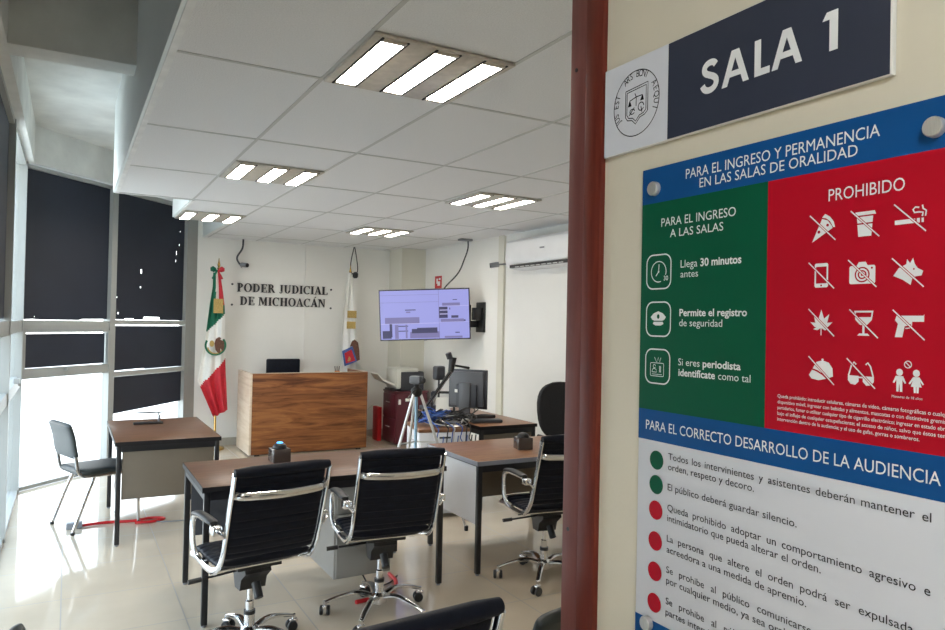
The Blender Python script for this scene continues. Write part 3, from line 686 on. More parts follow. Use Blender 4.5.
def fin(mb, nm, m, par): return mb.build(nm, m, par, 0, norm=False)

# room number sign
sg = empty('room_sign', 'navy and white room sign reading SALA 1 on the beige wall', 'sign', (CX, .875, 2.095))
def sgp(o): o.location = (-CX, -.875, -2.095); return o
sgp(MB().box((CX - .010, .573, 2.004), (CX, 1.180, 2.188), .0015).build('board', M['s_edge'], sg))
m_ = MB(); on_sign(m_, [rect(0, 0, .182, .181)], 1.179, 2.0055, .0105); sgp(fin(m_, 'white_field', M['s_white'], sg))
m_ = MB(); on_sign(m_, [rect(0, 0, .4205, .181)], .9965, 2.0055, .0105); sgp(fin(m_, 'navy_field', M['s_navy'], sg))
m_ = MB()
def letA(x, w): return [[(x, 0), (x + w * .36, 1), (x + w * .64, 1), (x + w, 0), (x + w * .79, 0), (x + w * .70, .24), (x + w * .30, .24), (x + w * .21, 0)], [(x + w * .365, .41), (x + w * .635, .41), (x + w * .5, .77)]]
Hs = .0595
def sgl(loops, y):
    mb = MB(); mb.merge(shape2d([[(px * Hs, pz * Hs) for px, pz in l] for l in loops], sxf(y, 2.0655, .0112))); sgp(fin(mb, 'letter', M['s_lwhite'], sg))
sp = [(.60, .80), (.52, .885), (.40, .91), (.27, .885), (.18, .80), (.17, .70), (.23, .61), (.36, .54), (.50, .47), (.60, .38), (.62, .27), (.56, .155), (.42, .09), (.27, .10), (.16, .17), (.10, .28)]
sgl([ribbon([tuple(v[:2]) for v in bez([(*q, 0) for q in sp], 3)], .19)], .917)
sgl(letA(0, .96), .868); sgl([[(0, 0), (0, 1), (.21, 1), (.21, .19), (.50, .19), (.50, 0)]], .800); sgl(letA(0, .93), .767)
sgl([[(.20, 0), (.20, .80), (0, .80), (.12, 1), (.43, 1), (.43, 0)]], .6785)
m_ = MB(); ey, ez = 1.084, 2.097
on_sign(m_, [disk(0, 0, .066, .066, 48), disk(0, 0, .0642, .0642, 48)], ey, ez, .0111)
for word, a0, a1 in (('ARS BONI', 122, 58), ('AEQUI', 28, -22), ('JUS EST', 212, 156)):
    L_ = [c for c in word]; n = len(L_)
    for i, c in enumerate(L_):
        if c == ' ': continue
        a = a0 + (a1 - a0) * i / (n - 1)
        t = textbm(c, 0); e0, e1 = extent(t); k = .0135 / CAP; ra = math.radians(a)
        t.transform(sxf(ey, ez, .0112) @ Matrix.Rotation(ra - PI / 2, 4, 'Z') @ Matrix.Translation((0, .0515, 0)) @ Matrix.Diagonal((k * .8, k, 1, 1)) @ Matrix.Translation((-(e0 + e1) / 2, 0, 0))); m_.merge(t)
def ol(pts, w=.0019): on_sign(m_, [ribbon(pts, w)], ey, ez, .0111)
for s in (1, .86):
    ol([(-.030 * s, .030 * s), (.034 * s, .034 * s), (.034 * s, -.022 * s), (.026 * s, -.028 * s), (.012 * s, -.031 * s), (.0, -.042 * s), (-.010 * s, -.033 * s), (-.024 * s, -.030 * s), (-.030 * s, -.022 * s), (-.030 * s, .030 * s)])
ol([(-.003, .020), (.001, .012), (.001, -.006)]); ol([(-.018, .008), (.001, .012), (.019, .012)]); ol([(-.018, .008), (-.022, -.003), (-.013, -.003), (-.018, .008)])
ol(disk(.015, -.010, .008, .008, 14)); ol(disk(-.010, -.015, .007, .005, 12)); ol([(-.02, -.022), (-.004, -.008)]); ol([(.019, .012), (.022, .002), (.013, .002), (.019, .012)]); ol([(.015, -.01), (.018, -.022)])
sgp(fin(m_, 'emblem', M['s_black'], sg))

# rules sign
YL, YR, ZT, ZB, RY = 1.060, .478, 1.957, 1.048, .770
rs = empty('rules_sign', 'large courtroom rules board in blue, green, red and white below the room sign', 'sign', (CX, .77, 1.5))
def rsp(o): o.location = (-CX, -.77, -1.5); return o
sd = .0105
rsp(MB().box((CX - sd, YR, ZB), (CX - sd + .004, YL, ZT), .0008).build('board', M['s_white'], rs))
def field(nm, ya, yb, z0, z1, m, d=sd + .0003):
    mb = MB(); on_sign(mb, [rect(0, 0, ya - yb, z1 - z0)], ya, z0, d); return rsp(fin(mb, nm, m, rs))
field('heading_field', YL, YR, 1.889, ZT, M['s_blue']); field('green_field', YL, RY, 1.4935, 1.889, M['s_green']); field('red_field', RY, YR, 1.4935, 1.889, M['s_red'])
field('heading_field', YL, YR, 1.4355, 1.4935, M['s_blue']); field('footer_field', YL, YR, ZB, 1.097, M['s_blue'])
T1 = sd + .0009
line('heading_lettering', M['s_lwhite'], rsp, rs, 'PARA EL INGRESO Y PERMANENCIA', .947, .588, 1.9225, .0175, T1, 0); line('heading_lettering', M['s_lwhite'], rsp, rs, 'EN LAS SALAS DE ORALIDAD', .914, .620, 1.9015, .0165, T1, 0)
line('heading_lettering', M['s_lwhite'], rsp, rs, 'PARA EL INGRESO', 1.007, .833, 1.8415, .0155, T1, 0); line('heading_lettering', M['s_lwhite'], rsp, rs, 'A LAS SALAS', .984, .859, 1.8195, .0145, T1, 0)
line('heading_lettering', M['s_lwhite'], rsp, rs, 'PROHIBIDO', .664, .553, 1.842, .0175, T1, 0)
line('heading_lettering', M['s_lwhite'], rsp, rs, 'PARA EL CORRECTO DESARROLLO DE LA AUDIENCIA', 1.039, .503, 1.4555, .0175, T1, 0)
line('instruction_lettering', M['s_lwhite'], rsp, rs, 'Llega', .956, .916, 1.761, .0135, T1); line('instruction_lettering', M['s_lwhite'], rsp, rs, '30 minutos', .909, .820, 1.761, .0135, T1, .022); line('instruction_lettering', M['s_lwhite'], rsp, rs, 'antes', .956, .914, 1.743, .0125, T1)
line('instruction_lettering', M['s_lwhite'], rsp, rs, 'Permite el registro', .957, .807, 1.6725, .0125, T1, .022); line('instruction_lettering', M['s_lwhite'], rsp, rs, 'de seguridad', .957, .858, 1.654, .0125, T1)
line('instruction_lettering', M['s_lwhite'], rsp, rs, 'Si eres', .958, .907, 1.5825, .0125, T1); line('instruction_lettering', M['s_lwhite'], rsp, rs, 'periodista', .900, .818, 1.5825, .0125, T1, .022)
line('instruction_lettering', M['s_lwhite'], rsp, rs, 'identifícate', .957, .872, 1.5635, .0125, T1, .022); line('instruction_lettering', M['s_lwhite'], rsp, rs, 'como tal', .865, .798, 1.5635, .0125, T1)
def rrect(x0, y0, x1, y1, r, n=6):
    P = []
    for cx, cy, a in ((x1 - r, y1 - r, 0), (x0 + r, y1 - r, 90), (x0 + r, y0 + r, 180), (x1 - r, y0 + r, 270)):
        P += [(cx + r * math.cos(math.radians(a + 90 * k / n)), cy + r * math.sin(math.radians(a + 90 * k / n))) for k in range(n + 1)]
    return P
def icon(nm, y, z, shapes, par=rs, m=None, d=T1):
    mb = MB()
    for k, lp in enumerate(shapes): on_sign(mb, [[(a * .001, b * .001) for a, b in l] for l in lp], y, z, d + k * .00002)
    return rsp(fin(mb, nm, m or M['s_lwhite'], par))
fr = [rrect(-33, -33.5, 33, 33.5, 17), rrect(-30.6, -31, 30.6, 31, 15)]
icon('framed_icon', 1.012, 1.7565, [fr, [arc(0, 0, 18.6, 20.4, -20, 290, 40)], [ribbon([(1, 14), (0, 0), (-7, -8)], 2)], [disk(0, 0, 2, 2)]])
m_ = MB(); put_text(m_, '30', .9985, .987, 1.7395, .0085, T1, .01); rsp(fin(m_, 'numeral', M['s_lwhite'], rs))
icon('framed_icon', 1.011, 1.6665, [fr, [[(-20, 4), (-12, 11), (0, 15), (12, 11), (20, 4), (16, -1), (10, -3), (-10, -3), (-16, -1)], disk(0, 5, 3.5, 4.5, 12)], [[(-12, -5), (12, -5), (14, -9), (7, -12), (-7, -12), (-14, -9)]]])
icon('framed_icon', 1.011, 1.577, [fr, [rrect(-19, -19, 17, 7, 3), rrect(-17.8, -17.8, 15.8, 5.8, 2)], [ribbon([(-8, 17), (-2, 8), (2, 17), (6, 8), (9, 17)], 1.2)], [ribbon(disk(-8, 0, 3, 3.5, 12), 1.2)], [ribbon([(-14, -11), (-13, -6), (-8, -4), (-3, -6), (-2, -11), (-14, -11)], 1.2)], [rect(5, -11, 6.5, 1)], [rect(8, -11, 9.5, 1)], [rect(-14, -15.5, 12, -14.5)]])
slash = [(-20, 17), (20, -17)]
def ban(nm, y, z, shapes, sl=((-21, 20), (21, -20))):
    p = icon(nm, y, z, shapes)
    mb = MB(); on_sign(mb, [[(a * .001, b * .001) for a, b in ribbon(sl, 3.6)]], y, z, T1 + .0002); o = fin(mb, 'slash_gap', M['s_red'], p)
    mb = MB(); on_sign(mb, [[(a * .001, b * .001) for a, b in ribbon(sl, 1.8)]], y, z, T1 + .0003); o = fin(mb, 'slash', M['s_lwhite'], p)
D_ = lambda x, y, r, n=12: disk(x, y, r, r, n)
ban('pizza_pictogram', .673, 1.804, [[[(-17, -21), (-1, 13), (8, 10), (15, 1), (16, -2)], D_(-6, -6, 2.4), D_(8, 3, 2.2)], [[(-1, 15), (4, 20), (12, 15), (18, 7), (20, -1), (17, -1), (12, 8), (6, 13)]]])
ban('cup_pictogram', .608, 1.803, [[[(-16, 12), (-14, 17), (14, 17), (16, 12)]], [[(-12, 10), (12, 10), (11, 1), (-11, 1)]], [[(-11, -1), (11, -1), (9.5, -18), (-9.5, -18)]]])
ban('cigarette_pictogram', .546, 1.804, [[rect(-20, -8, 7, -2)], [rect(9, -8, 13, -2)], [rect(15, -8, 18, -2)], [ribbon([(16, 0), (17, 5), (12, 6), (6, 6), (4, 10), (7, 13), (12, 12)], 2.2)], [ribbon([(20, 0), (21, 7), (17, 10), (16, 15)], 2)]])
ban('phone_pictogram', .674, 1.733, [[rrect(-11, -18, 11, 18, 3), rect(-8.5, -12, 8.5, 13), disk(0, -15, 1.5, 1.5, 8)]])
ban('camera_pictogram', .611, 1.733, [[rrect(-19, -15, 19, 11, 3), disk(0, -2, 11, 11, 24), D_(14, 7, 1.5)], [disk(0, -2, 9, 9, 24), disk(0, -2, 6.5, 6.5, 20)], [disk(0, -2, 4.5, 4.5, 18), disk(0, -2, 2, 2, 12)], [[(-8, 11), (-5, 16), (5, 16), (8, 11)]]])
ban('dog_pictogram', .548, 1.731, [[[(-19, -4), (-12, 6), (-2, 11), (-1, 18), (3, 12), (7, 19), (9, 11), (13, 5), (20, 1), (18, -5), (10, -6), (6, -9), (4, -17), (-6, -10)], D_(8, 4, 1.2, 8)]])
def leafp(a, L, w): 
    ra = math.radians(a); dx, dy = math.cos(ra), math.sin(ra); return [(0, -8), (dx * L * .5 - dy * w, dy * L * .5 + dx * w - 8), (dx * L, dy * L - 8), (dx * L * .5 + dy * w, dy * L * .5 - dx * w - 8)]
ban('leaf_pictogram', .673, 1.663, [[leafp(a, L, w)] for a, L, w in ((90, 27, 4.5), (58, 24, 4), (122, 24, 4), (25, 20, 3.4), (155, 20, 3.4), (-10, 13, 2.5), (190, 13, 2.5))] + [[rect(-.8, -19, .8, -8)]])
ban('goblet_pictogram', .608, 1.662, [[[(-14, 18), (14, 18), (12, 5), (5, -2), (-5, -2), (-12, 5)], [(-11.5, 15.5), (11.5, 15.5), (10.5, 9), (-10.5, 9)]], [rect(-1.6, -14, 1.6, -2)], [[(-9, -17), (9, -17), (6, -14), (-6, -14)]]])
ban('pistol_pictogram', .546, 1.661, [[[(-18, 6), (-16, 12), (19, 12), (20, 14), (20, 4), (4, 4), (2, -1), (-5, -2), (-8, -17), (-18, -17), (-14, 1)]], [ribbon([(4, 4), (4, -4), (-4, -5)], 1.5)]])
ban('cap_pictogram', .672, 1.592, [[[(-20, -8), (-15, 0), (-8, -2), (2, -7), (8, -12), (-4, -15), (-16, -13)]], [[(-14, 2), (-8, 12), (2, 15), (12, 12), (18, 4), (19, -8), (10, -11), (3, -5), (-6, 0)]], [disk(2, 16, 2, 1.5, 10)]])
ban('glasses_pictogram', .611, 1.592, [[[(-19, -4), (-3, -4), (-3, -12), (-8, -17), (-15, -16), (-19, -11)]], [[(19, -4), (3, -4), (3, -12), (8, -17), (15, -16), (19, -11)]], [rect(-4, -7, 4, -5)], [ribbon([(-18, -4), (-14, 10), (-10, 15), (-7, 12)], 2.2)], [ribbon([(18, -4), (14, 10), (10, 15), (7, 12)], 2.2)]])
icon('children_pictogram', .546, 1.591, [[disk(-11, 6, 4.5, 4.8, 16)], [[(-16, 1), (-6, 1), (-2, -8), (-4, -9), (-7, -4), (-7, -20), (-10.3, -20), (-10.8, -10), (-11.2, -10), (-12, -20), (-15, -20), (-15, -4), (-18, -9), (-20, -8)]],
     [disk(11, 6, 4.5, 4.8, 16)], [[(7, 1), (15, 1), (21, -8), (19, -9), (15.5, -4), (18, -12), (14.5, -12), (14, -20), (11.4, -20), (11.2, -12), (10.8, -12), (10.6, -20), (8, -20), (7.5, -12), (4, -12), (6.5, -4), (3, -9), (1, -8)]],
     [ring(0, 17, 5.2, 5.2, 1.3, 1.3)[0], ring(0, 17, 5.2, 5.2, 1.3, 1.3)[1]], [ribbon([(-3.5, 20.5), (3.5, 13.5)], 1.3)]])
line('small_print', M['s_lwhite'], rsp, rs, 'Menores de 18 años', .567, .527, 1.5625, .0034, T1)
for i, ln in enumerate(('Queda prohibido: introducir celulares, cámaras de video, cámaras fotográficas o cualquier', 'dispositivo móvil, ingresar con bebidas y alimentos, mascotas o con distintivos gremiales,',
     'partidarios, fumar o utilizar cualquier tipo de cigarrillo electrónico; ingresar en estado ebrio o', 'bajo el influjo de cualquier estupefaciente; el acceso de niños, salvo que éstos tengan', 'intervención dentro de la audiencia; y el uso de gafas, gorras o sombreros.')):
    line('small_print', M['s_lwhite'], rsp, rs, ln, .746, .488 if i < 4 else .53, 1.5445 - i * .009, .0052, T1, .004)
sx = 1.07
for s_, ya, yb, z, j in (('Todos los intervinientes y asistentes deberán mantener el', .979, .514, 1.4065, 1), ('orden, respeto y decoro.', .979, .788, 1.3875, 0), ('El público deberá guardar silencio.', .979, .709, 1.350, 0),
     ('Queda prohibido adoptar un comportamiento agresivo e', .979, .514, 1.312, 1), ('intimidatorio que pueda alterar el orden.', .979, .668, 1.293, 0), ('La persona que altere el orden podrá ser expulsada y', .979, .514, 1.2555, 1), ('acreedora a una medida de apremio.', .979, .691, 1.2355, 0),
     ('Se prohibe al público comunicarse entre sí', .979, .600, 1.198, 1), ('por cualquier medio, ya sea oral', .979, .727, 1.1785, 0), ('Se prohibe al público hablar con las', .979, .650, 1.1405, 1), ('partes intervinientes.', .979, .815, 1.1205, 0)):
    line('rule_lettering', M['s_black'], rsp, rs, s_, ya, yb, z, .0122, T1, 0, sx if j else None)
for i, z in enumerate((1.400, 1.354, 1.306, 1.248, 1.191, 1.132)):
    m_ = MB(); on_sign(m_, [disk(0, 0, .0178, .0178, 32)], 1.009, z, T1); rsp(fin(m_, 'bullet', M['s_green'] if i < 2 else M['s_red'], rs))
for y, z in ((1.024, 1.916), (.514, 1.917), (1.024, 1.089), (.514, 1.089)):
    rsp(MB().lathe([(.010, 0), (.010, .0115), (.0135, .0115), (.0135, .020), (.012, .022)], 24, (CX, y, z), Matrix.Rotation(-PI / 2, 4, 'Y')).build('standoff_bolt', M['steel'], rs))

# ------------------------------------------------------------------ TV on its arm
F_ = Vector((math.sin(math.radians(29.387)), math.cos(math.radians(29.387)), 0)); R2 = Vector((F_.y, -F_.x, 0))
tc = Vector((3.79, 7.92, 1.755))
tv = empty('television', 'wide flat television on a wall arm showing a split camera view', 'television', tc)
tv.rotation_euler = (0, 0, math.radians(-31.5)); tv.rotation_mode = 'QUATERNION'
tv.rotation_quaternion = (Matrix.Rotation(math.radians(-31.5), 4, 'Z') @ Matrix.Rotation(math.radians(-2.6), 4, 'Y') @ Matrix.Rotation(math.radians(4), 4, 'X')).to_quaternion()
TW, TH = .555, .312
MB().box((-TW, -.015, -TH), (TW, .03, TH), .004).build('casing', M['black'], tv)
MB().box((-.3, .03, -.2), (.3, .06, .18), .01).build('rear_housing', M['charpl'], tv)
def em(n, c, s=1.0): return mat(n, (.01, .01, .01), .3, emis=(c, s))
scr = em('screen_lavender', (.36, .37, .80), .62); scd = em('screen_dark', (.07, .065, .16), .5); scm = em('screen_mid', (.22, .20, .42), .6); scl = em('screen_light', (.62, .60, .95), .65)
def sp_(nm, x0, z0, x1, z1, m, k, par): 
    o = MB(); o._add([(x0, -.0155 - k * .0005, z0), (x1, -.0155 - k * .0005, z0), (x1, -.0155 - k * .0005, z1), (x0, -.0155 - k * .0005, z1)], [(0, 1, 2, 3)]); return o.build(nm, m, par, 0, norm=False)
W_, H_ = TW - .012, TH - .014
scn = sp_('screen', -W_, -H_, W_, H_, scr, 0, tv)
def sv(u0, v0, u1, v1, m, k=1): sp_('screen_area', -W_ + 2 * W_ * u0, H_ - 2 * H_ * v0, -W_ + 2 * W_ * u1, H_ - 2 * H_ * v1, m, k, scn)
sv(.0, .24, .66, .245, scm); sv(.0, .09, .66, .095, scm); sv(.66, 0, .664, 1, scm, 2); sv(.0, .675, .66, .682, scl, 2); sv(.66, .33, 1, .336, scl, 2); sv(.66, .66, 1, .664, scl, 2)
sv(.05, .55, .44, .68, scm); sv(.28, .39, .40, .41, scd); sv(.29, .43, .34, .46, scm); sv(.10, .68, .13, .95, scd, 3); sv(.16, .70, .20, .99, scm, 3); sv(.2, .72, .31, .74, scd, 3); sv(.2, .82, .31, .84, scd, 3); sv(.02, .82, .12, .98, scd, 3); sv(.28, .7, .30, .98, scm, 3)
sv(.33, .85, .66, .98, scm, 3); sv(.35, .79, .64, .88, scd, 4); sv(.41, .77, .64, .80, scd, 4); sv(.82, .20, .87, .215, scd); sv(.70, .27, .90, .33, scm)
sv(.66, .35, .76, .58, scd); sv(.67, .41, .76, .425, scl, 4); sv(.67, .49, .76, .505, scl, 4); sv(.80, .53, .88, .58, scd); sv(.78, .37, .79, .41, scd); sv(.68, .60, .94, .66, scm); sv(.94, .62, .96, .65, scd, 3); sv(.84, .87, .89, .89, scd); sv(.72, .95, .92, .99, scm)
MB().box((-.02, -.018, -TH - .006), (.02, .0, -TH + .004), .002).build('logo_tab', M['greypl'], tv)
ma = empty('television_bracket', 'black folding bracket holding the television on the right wall', 'bracket', (RX, 7.66, 1.75))
MB().box((-.03, -.09, -.20), (0, .10, .17), .004).build('wall_plate', M['black'], ma)
MB().box((-.16, -.06, -.05), (-.02, -.02, .10), .004).build('arm_link', M['black'], ma)
MB().box((-.18, .04, -.14), (-.03, .12, -.06), .004).build('arm_link', M['black'], ma)
MB().box((-.21, .10, -.12), (-.10, .16, .14), .006).build('arm_link', M['black'], ma)
MB().tube([(-.17, .16, -.12), (-.17, .16, .14)], .02, 10).build('pivot', M['charpl'], ma)

def cable(name, label, pts, r, m, cat='cable', n=8, group=None, kind=None):
    o = MB().tube(bez(pts, n), r, 6).build(name, m, None, 60); return tag(o, label, cat, group, kind)
cable('screen_cable', 'black cable running from a ceiling box down to the television', [(4.28, 7.75, 2.69), (4.29, 7.77, 2.58), (4.26, 7.80, 2.45), (4.2, 7.84, 2.28), (4.08, 7.92, 2.12), (4.02, 7.95, 2.02)], .010, M['black'])
tag(MB().box((4.16, 7.70, 2.672), (4.32, 7.80, 2.698), .004).build('junction_box', M['greypl']), 'small grey box on the ceiling above the television', 'junction box')
# exit-type red sign, AC, cameras
e = empty('safety_sign', 'small red safety sign on the right wall above the television', 'sign', (RX, 8.88, 2.22))
MB().box((-.006, -.10, -.085), (0, .10, .085)).build('board', M['redpl'], e)
m_ = MB(); m_.box((-.0075, -.06, -.05), (-.006, .02, .01)); m_.box((-.0075, .01, -.02), (-.006, .05, .05)); m_.box((-.0075, -.07, .03), (-.006, -.02, .055)); m_.build('symbol', M['white'], e)
ac = empty('air_conditioner', 'white split air conditioner high on the right wall beside the door jamb', 'air conditioner', (RX, 6.17, 2.25))
prof = [(0, .33), (-.17, .33), (-.205, .30), (-.215, .12), (-.20, .06), (-.16, .02), (0, .0)]
MB().prism(prof, -.63, .63, Matrix(((1, 0, 0, 0), (0, 0, 1, 0), (0, 1, 0, .01), (0, 0, 0, 1)))).build('body', M['white'], ac)
m_ = MB(); m_.box((-.206, -.58, .028), (-.16, .55, .060)); m_.build('vent', M['black'], ac)
m_ = MB()
for k in range(9): m_.box((-.212, -.44 + k * .1, .030), (-.2, -.37 + k * .1, .036))
m_.box((-.222, -.5, .064), (-.19, .5, .072)); m_.build('louvre', M['white'], ac)
MB().box((-.2165, -.12, .20), (-.213, -.04, .215)).build('logo_plate', M['greypl'], ac)
def cam(name, label, pos, drop, dirv, wallpt):
    r = empty(name, label, 'camera', pos); P = Vector(pos)
    d = Vector(dirv).normalized()
    MB().tube([-d * .05, d * .05], .03, 14).build('housing', M['greypl'], r); MB().tube([d * .05, d * .058], .027, 14).build('lens', M['black'], r)
    MB().tube([Vector((0, 0, 0)), Vector(wallpt) - P], .010, 8).build('bracket', M['greypl'], r)
    if drop: MB().tube(bez([Vector(p) - P for p in drop], 6), .012, 8).build('cable', M['charpl'], r)
    return r
cam('security_camera', 'small security camera on the back wall, left above the lettering', (1.98, 9.62, 2.36), [(1.97, 9.66, 2.70), (1.96, 9.66, 2.58), (1.90, 9.68, 2.46), (1.93, 9.68, 2.38), (1.98, 9.66, 2.34)], (.55, -.8, -.1), (1.97, BY - .0, 2.34))
cam('security_camera', 'small black security camera on the right wall, left of the air conditioner', (4.22, 7.00, 2.33), None, (-.8, .5, -.15), (RX, 7.08, 2.36))
cable('hanging_cable', 'thin black cable loop dropping from the ceiling behind the white flag', [(3.48, 9.62, 2.70), (3.44, 9.62, 2.50), (3.44, 9.62, 2.36), (3.50, 9.62, 2.30), (3.54, 9.62, 2.38), (3.52, 9.62, 2.55), (3.49, 9.62, 2.70)], .007, M['black'])
tag(MB().lathe([(.02, 0), (.04, .02), (.04, .07), (.015, .09)], 12, (3.50, 9.60, 2.26)).build('microphone_capsule', M['black']), 'small black dome hanging at the end of the cable loop by the white flag', 'microphone')

# ------------------------------------------------------------------ cabinet, printer, things by the back right corner
cb = empty('filing_cabinet', 'maroon two-drawer cabinet in the back right corner under the printer', 'cabinet', (4.07, 9.06, 0))
MB().box((-.23, -.22, .02), (.23, .22, .70), .004).build('body', M['maroon'], cb)
MB().box((-.24, -.23, .70), (.24, .23, .725), .004).build('top', M['maroon'], cb)
for z in (.04, .37):
    dd = MB().box((-.245, -.205, z), (-.23, .205, z + .31), .004).build('drawer', M['maroon'], cb)
    MB().tube([(-.262, -.06, z + .2), (-.262, .06, z + .2)], .007, 8).build('handle', M['steel'], dd)
MB().box((-.20, -.2225, .55), (-.165, -.22, .62)).build('sticker', M['paper'], cb); MB().box((-.10, -.2225, .59), (.0, -.22, .63)).build('sticker', M['paper'], cb)
pr = empty('printer', 'cream and charcoal laser printer on the maroon cabinet', 'printer', (4.06, 9.05, .725))
MB().box((-.15, -.18, .0), (.20, .20, .26), .02).build('side_housing', M['charpl'], pr)
MB().box((-.21, -.185, .03), (-.14, .20, .30), .025).build('front_cover', M['ivory'], pr)
MB().box((-.21, -.17, .25), (.12, .19, .31), .02).build('lid', M['ivory'], pr)
m_ = MB(); m_.prism([(-.22, .05), (-.40, .13), (-.46, .21), (-.45, .22), (-.38, .15), (-.22, .08)], -.14, .14, Matrix(((1, 0, 0, 0), (0, 0, -1, 0), (0, 1, 0, .02), (0, 0, 0, 1)))); m_.build('paper_tray', M['ivory'], pr)
m_ = MB(); m_.box((-.245, -.15, .0), (-.16, .15, .03), .004); m_.build('cassette', M['black'], pr)
tag(MB().box((3.765, 9.30, 0), (3.825, 9.50, .47), .01).build('red_box', M['redpl']), 'slim red box standing left of the maroon cabinet', 'box')

# tripod with camcorder (between the desks)
tp = empty('tripod', 'silver tripod with thin spread legs standing between the desks', 'tripod', (2.44, 5.22, 0))
for k, a in enumerate((200, 330, 80)):
    c, s = math.cos(math.radians(a)), math.sin(math.radians(a))
    l = MB(); l.tube([(.03 * c, .03 * s, 1.09), (.23 * c, .23 * s, .55)], .012, 8); l.tube([(.22 * c, .22 * s, .58), (.42 * c, .42 * s, .01)], .009, 8)
    lg = l.build('leg', M['steel'], tp)
    MB().lathe([(.014, -.01), (.016, 0), (.016, .03)], 10, (.42 * c, .42 * s, .01)).build('rubber_foot', M['black'], lg)
    MB().box((.225 * c - .018, .225 * s - .018, .54), (.225 * c + .018, .225 * s + .018, .60), .005).build('clamp', M['black'], lg)
    MB().tube([(0, 0, .70), (.175 * c, .175 * s, .70)], .006, 6).build('brace', M['steel'], tp)
MB().tube([(0, 0, .62), (0, 0, 1.12)], .012, 10).build('centre_column', M['cyan'], tp)
MB().lathe([(.03, 1.06), (.045, 1.08), (.045, 1.12), (.02, 1.14), (.025, 1.16)], 12).build('head', M['black'], tp)
MB().tube([(0, 0, 1.13), (-.12, -.10, 1.06)], .006, 6).build('pan_handle', M['black'], tp)
vcm = empty('camcorder', 'small grey camcorder on top of the silver tripod', 'camera', (2.44, 5.22, 1.16), math.radians(20))
MB().box((-.032, -.06, 0), (.032, .06, .065), .013).build('body', M['monitor'], vcm)
MB().tube([(0, -.058, .033), (0, -.08, .033)], .021, 14).build('lens', M['black'], vcm)
MB().box((.033, -.04, .01), (.042, .04, .056), .004).build('viewfinder', M['black'], vcm)

# second folded tripod leaning on the cluttered desk
t2 = empty('folded_tripod', 'dark folded tripod with pan head leaning up from the cluttered desk', 'tripod', (2.86, 5.80, .752))
a, b = Vector((-.14, .02, .015)), Vector((.18, -.02, .46))
for k in (-1, 0, 1): MB().tube([a + Vector((k * .018, k * .02, 0)), b + Vector((k * .012, k * .012, 0))], [.010, .016], 8).build('leg', M['black'] if k else M['steel'], t2)
MB().tube([b, b + Vector((.02, 0, .13))], [.025, .035], 10).build('head', M['black'], t2)
MB().tube([b + Vector((.03, 0, .06)), b + Vector((.20, .02, .03))], [.008, .012], 8).build('pan_handle', M['black'], t2)
hd = MB().tube([b + Vector((-.01, 0, .12)), b + Vector((-.03, 0, .17))], .028, 10).build('camera_clamp', M['charpl'], t2)
spk = empty('desk_speaker', 'small dark speaker on a stalk beside the folded tripod', 'speaker', (3.27, 6.47, .75))
MB().lathe([(.06, 0), (.06, .012), (.012, .02), (.010, .34)], 14).build('stand', M['black'], spk); MB().box((-.055, -.045, .33), (.055, .045, .47), .02, seg=3).build('body', M['charpl'], spk)

# monitor (its back towards us)
mo = empty('monitor', 'grey square computer monitor seen from behind on the cluttered desk', 'monitor', (3.375, 6.06, .75), math.radians(-55))
MB().box((-.205, .0, .085), (.205, .022, .46), .006).build('bezel', M['charpl'], mo)
MB().box((-.18, -.03, .11), (.18, .0, .44), .012).build('rear_shell', M['monitor'], mo)
m_ = MB(); m_.box((-.10, -.052, .10), (.12, -.028, .32), .01); m_.build('vent_box', M['charpl'], mo)
m_ = MB(); m_.box((-.06, -.075, .04), (.06, -.045, .34), .012); m_.build('stand_neck', M['monitor'], mo)
MB().box((-.12, -.11, .0), (.12, .10, .018), .008, seg=2).build('stand_base', M['charpl'], mo)
MB().box((-.20, .022, .09), (.20, .0235, .455)).build('screen', M['black'], mo)
m_ = MB(); m_.box((-.10, -.0775, .24), (-.07, -.0755, .27)); m_.build('sticker', M['paper'], mo)
# paper holder
ph = empty('paper_holder', 'black open frame with papers behind the cable tangle', 'paper holder', (3.235, 6.30, .75), math.radians(-30))
m_ = MB()
for a_, b_ in (((-.11, 0, .01), (-.11, 0, .22)), ((.11, 0, .01), (.11, 0, .22)), ((-.11, 0, .22), (.11, 0, .22)), ((-.12, 0, .012), (.12, 0, .012))): m_.bar(a_, b_, .022, .022)
m_.build('frame', M['black'], ph); MB().box((-.07, .002, .03), (.07, .006, .17)).build('paper', M['paper'], ph)
tag(MB().box((3.19, 6.62, .751), (3.36, 6.76, .80), .01).build('router', M['charpl']), 'flat black network box at the far end of the monitor desk', 'network box')
# tangles
def tangle(name, label, m, n, c, sp, r, seed, hang=0):
    rnd = random.Random(seed); mb = MB()
    for k in range(n):
        cx, cy = c[0] + rnd.uniform(-1, 1) * sp[0], c[1] + rnd.uniform(-1, 1) * sp[1]; pts = []
        R0 = rnd.uniform(.05, .13); ph0 = rnd.uniform(0, 6); tilt = rnd.uniform(.1, .5)
        for j in range(14):
            a = ph0 + j * .9; q = R0 * rnd.uniform(.7, 1.3)
            pts.append((cx + q * math.cos(a), cy + q * .9 * math.sin(a), .757 + abs(math.sin(a * .5 + k)) * sp[2] * tilt * 2 + rnd.uniform(0, .012)))
        if hang and k < hang:
            x_ = pts[-1][0]; pts += [(x_, 5.40, .775), (x_ - .02, 5.355, .72), (x_ - .03, 5.35, .60 + rnd.uniform(-.1, .08)), (x_ + .02, 5.35, .62), (x_ + .04, 5.36, .70)]
        mb.tube(bez(pts, 4), r, 5)
    return tag(mb.build(name, m, None, 60), label, 'cables', None, 'stuff')
tangle('cable_tangle', 'blue network cables tangled on the front corner of the cluttered desk', M['bluepl'], 14, (2.88, 5.66), (.12, .10, .15), .0045, 3, 3)
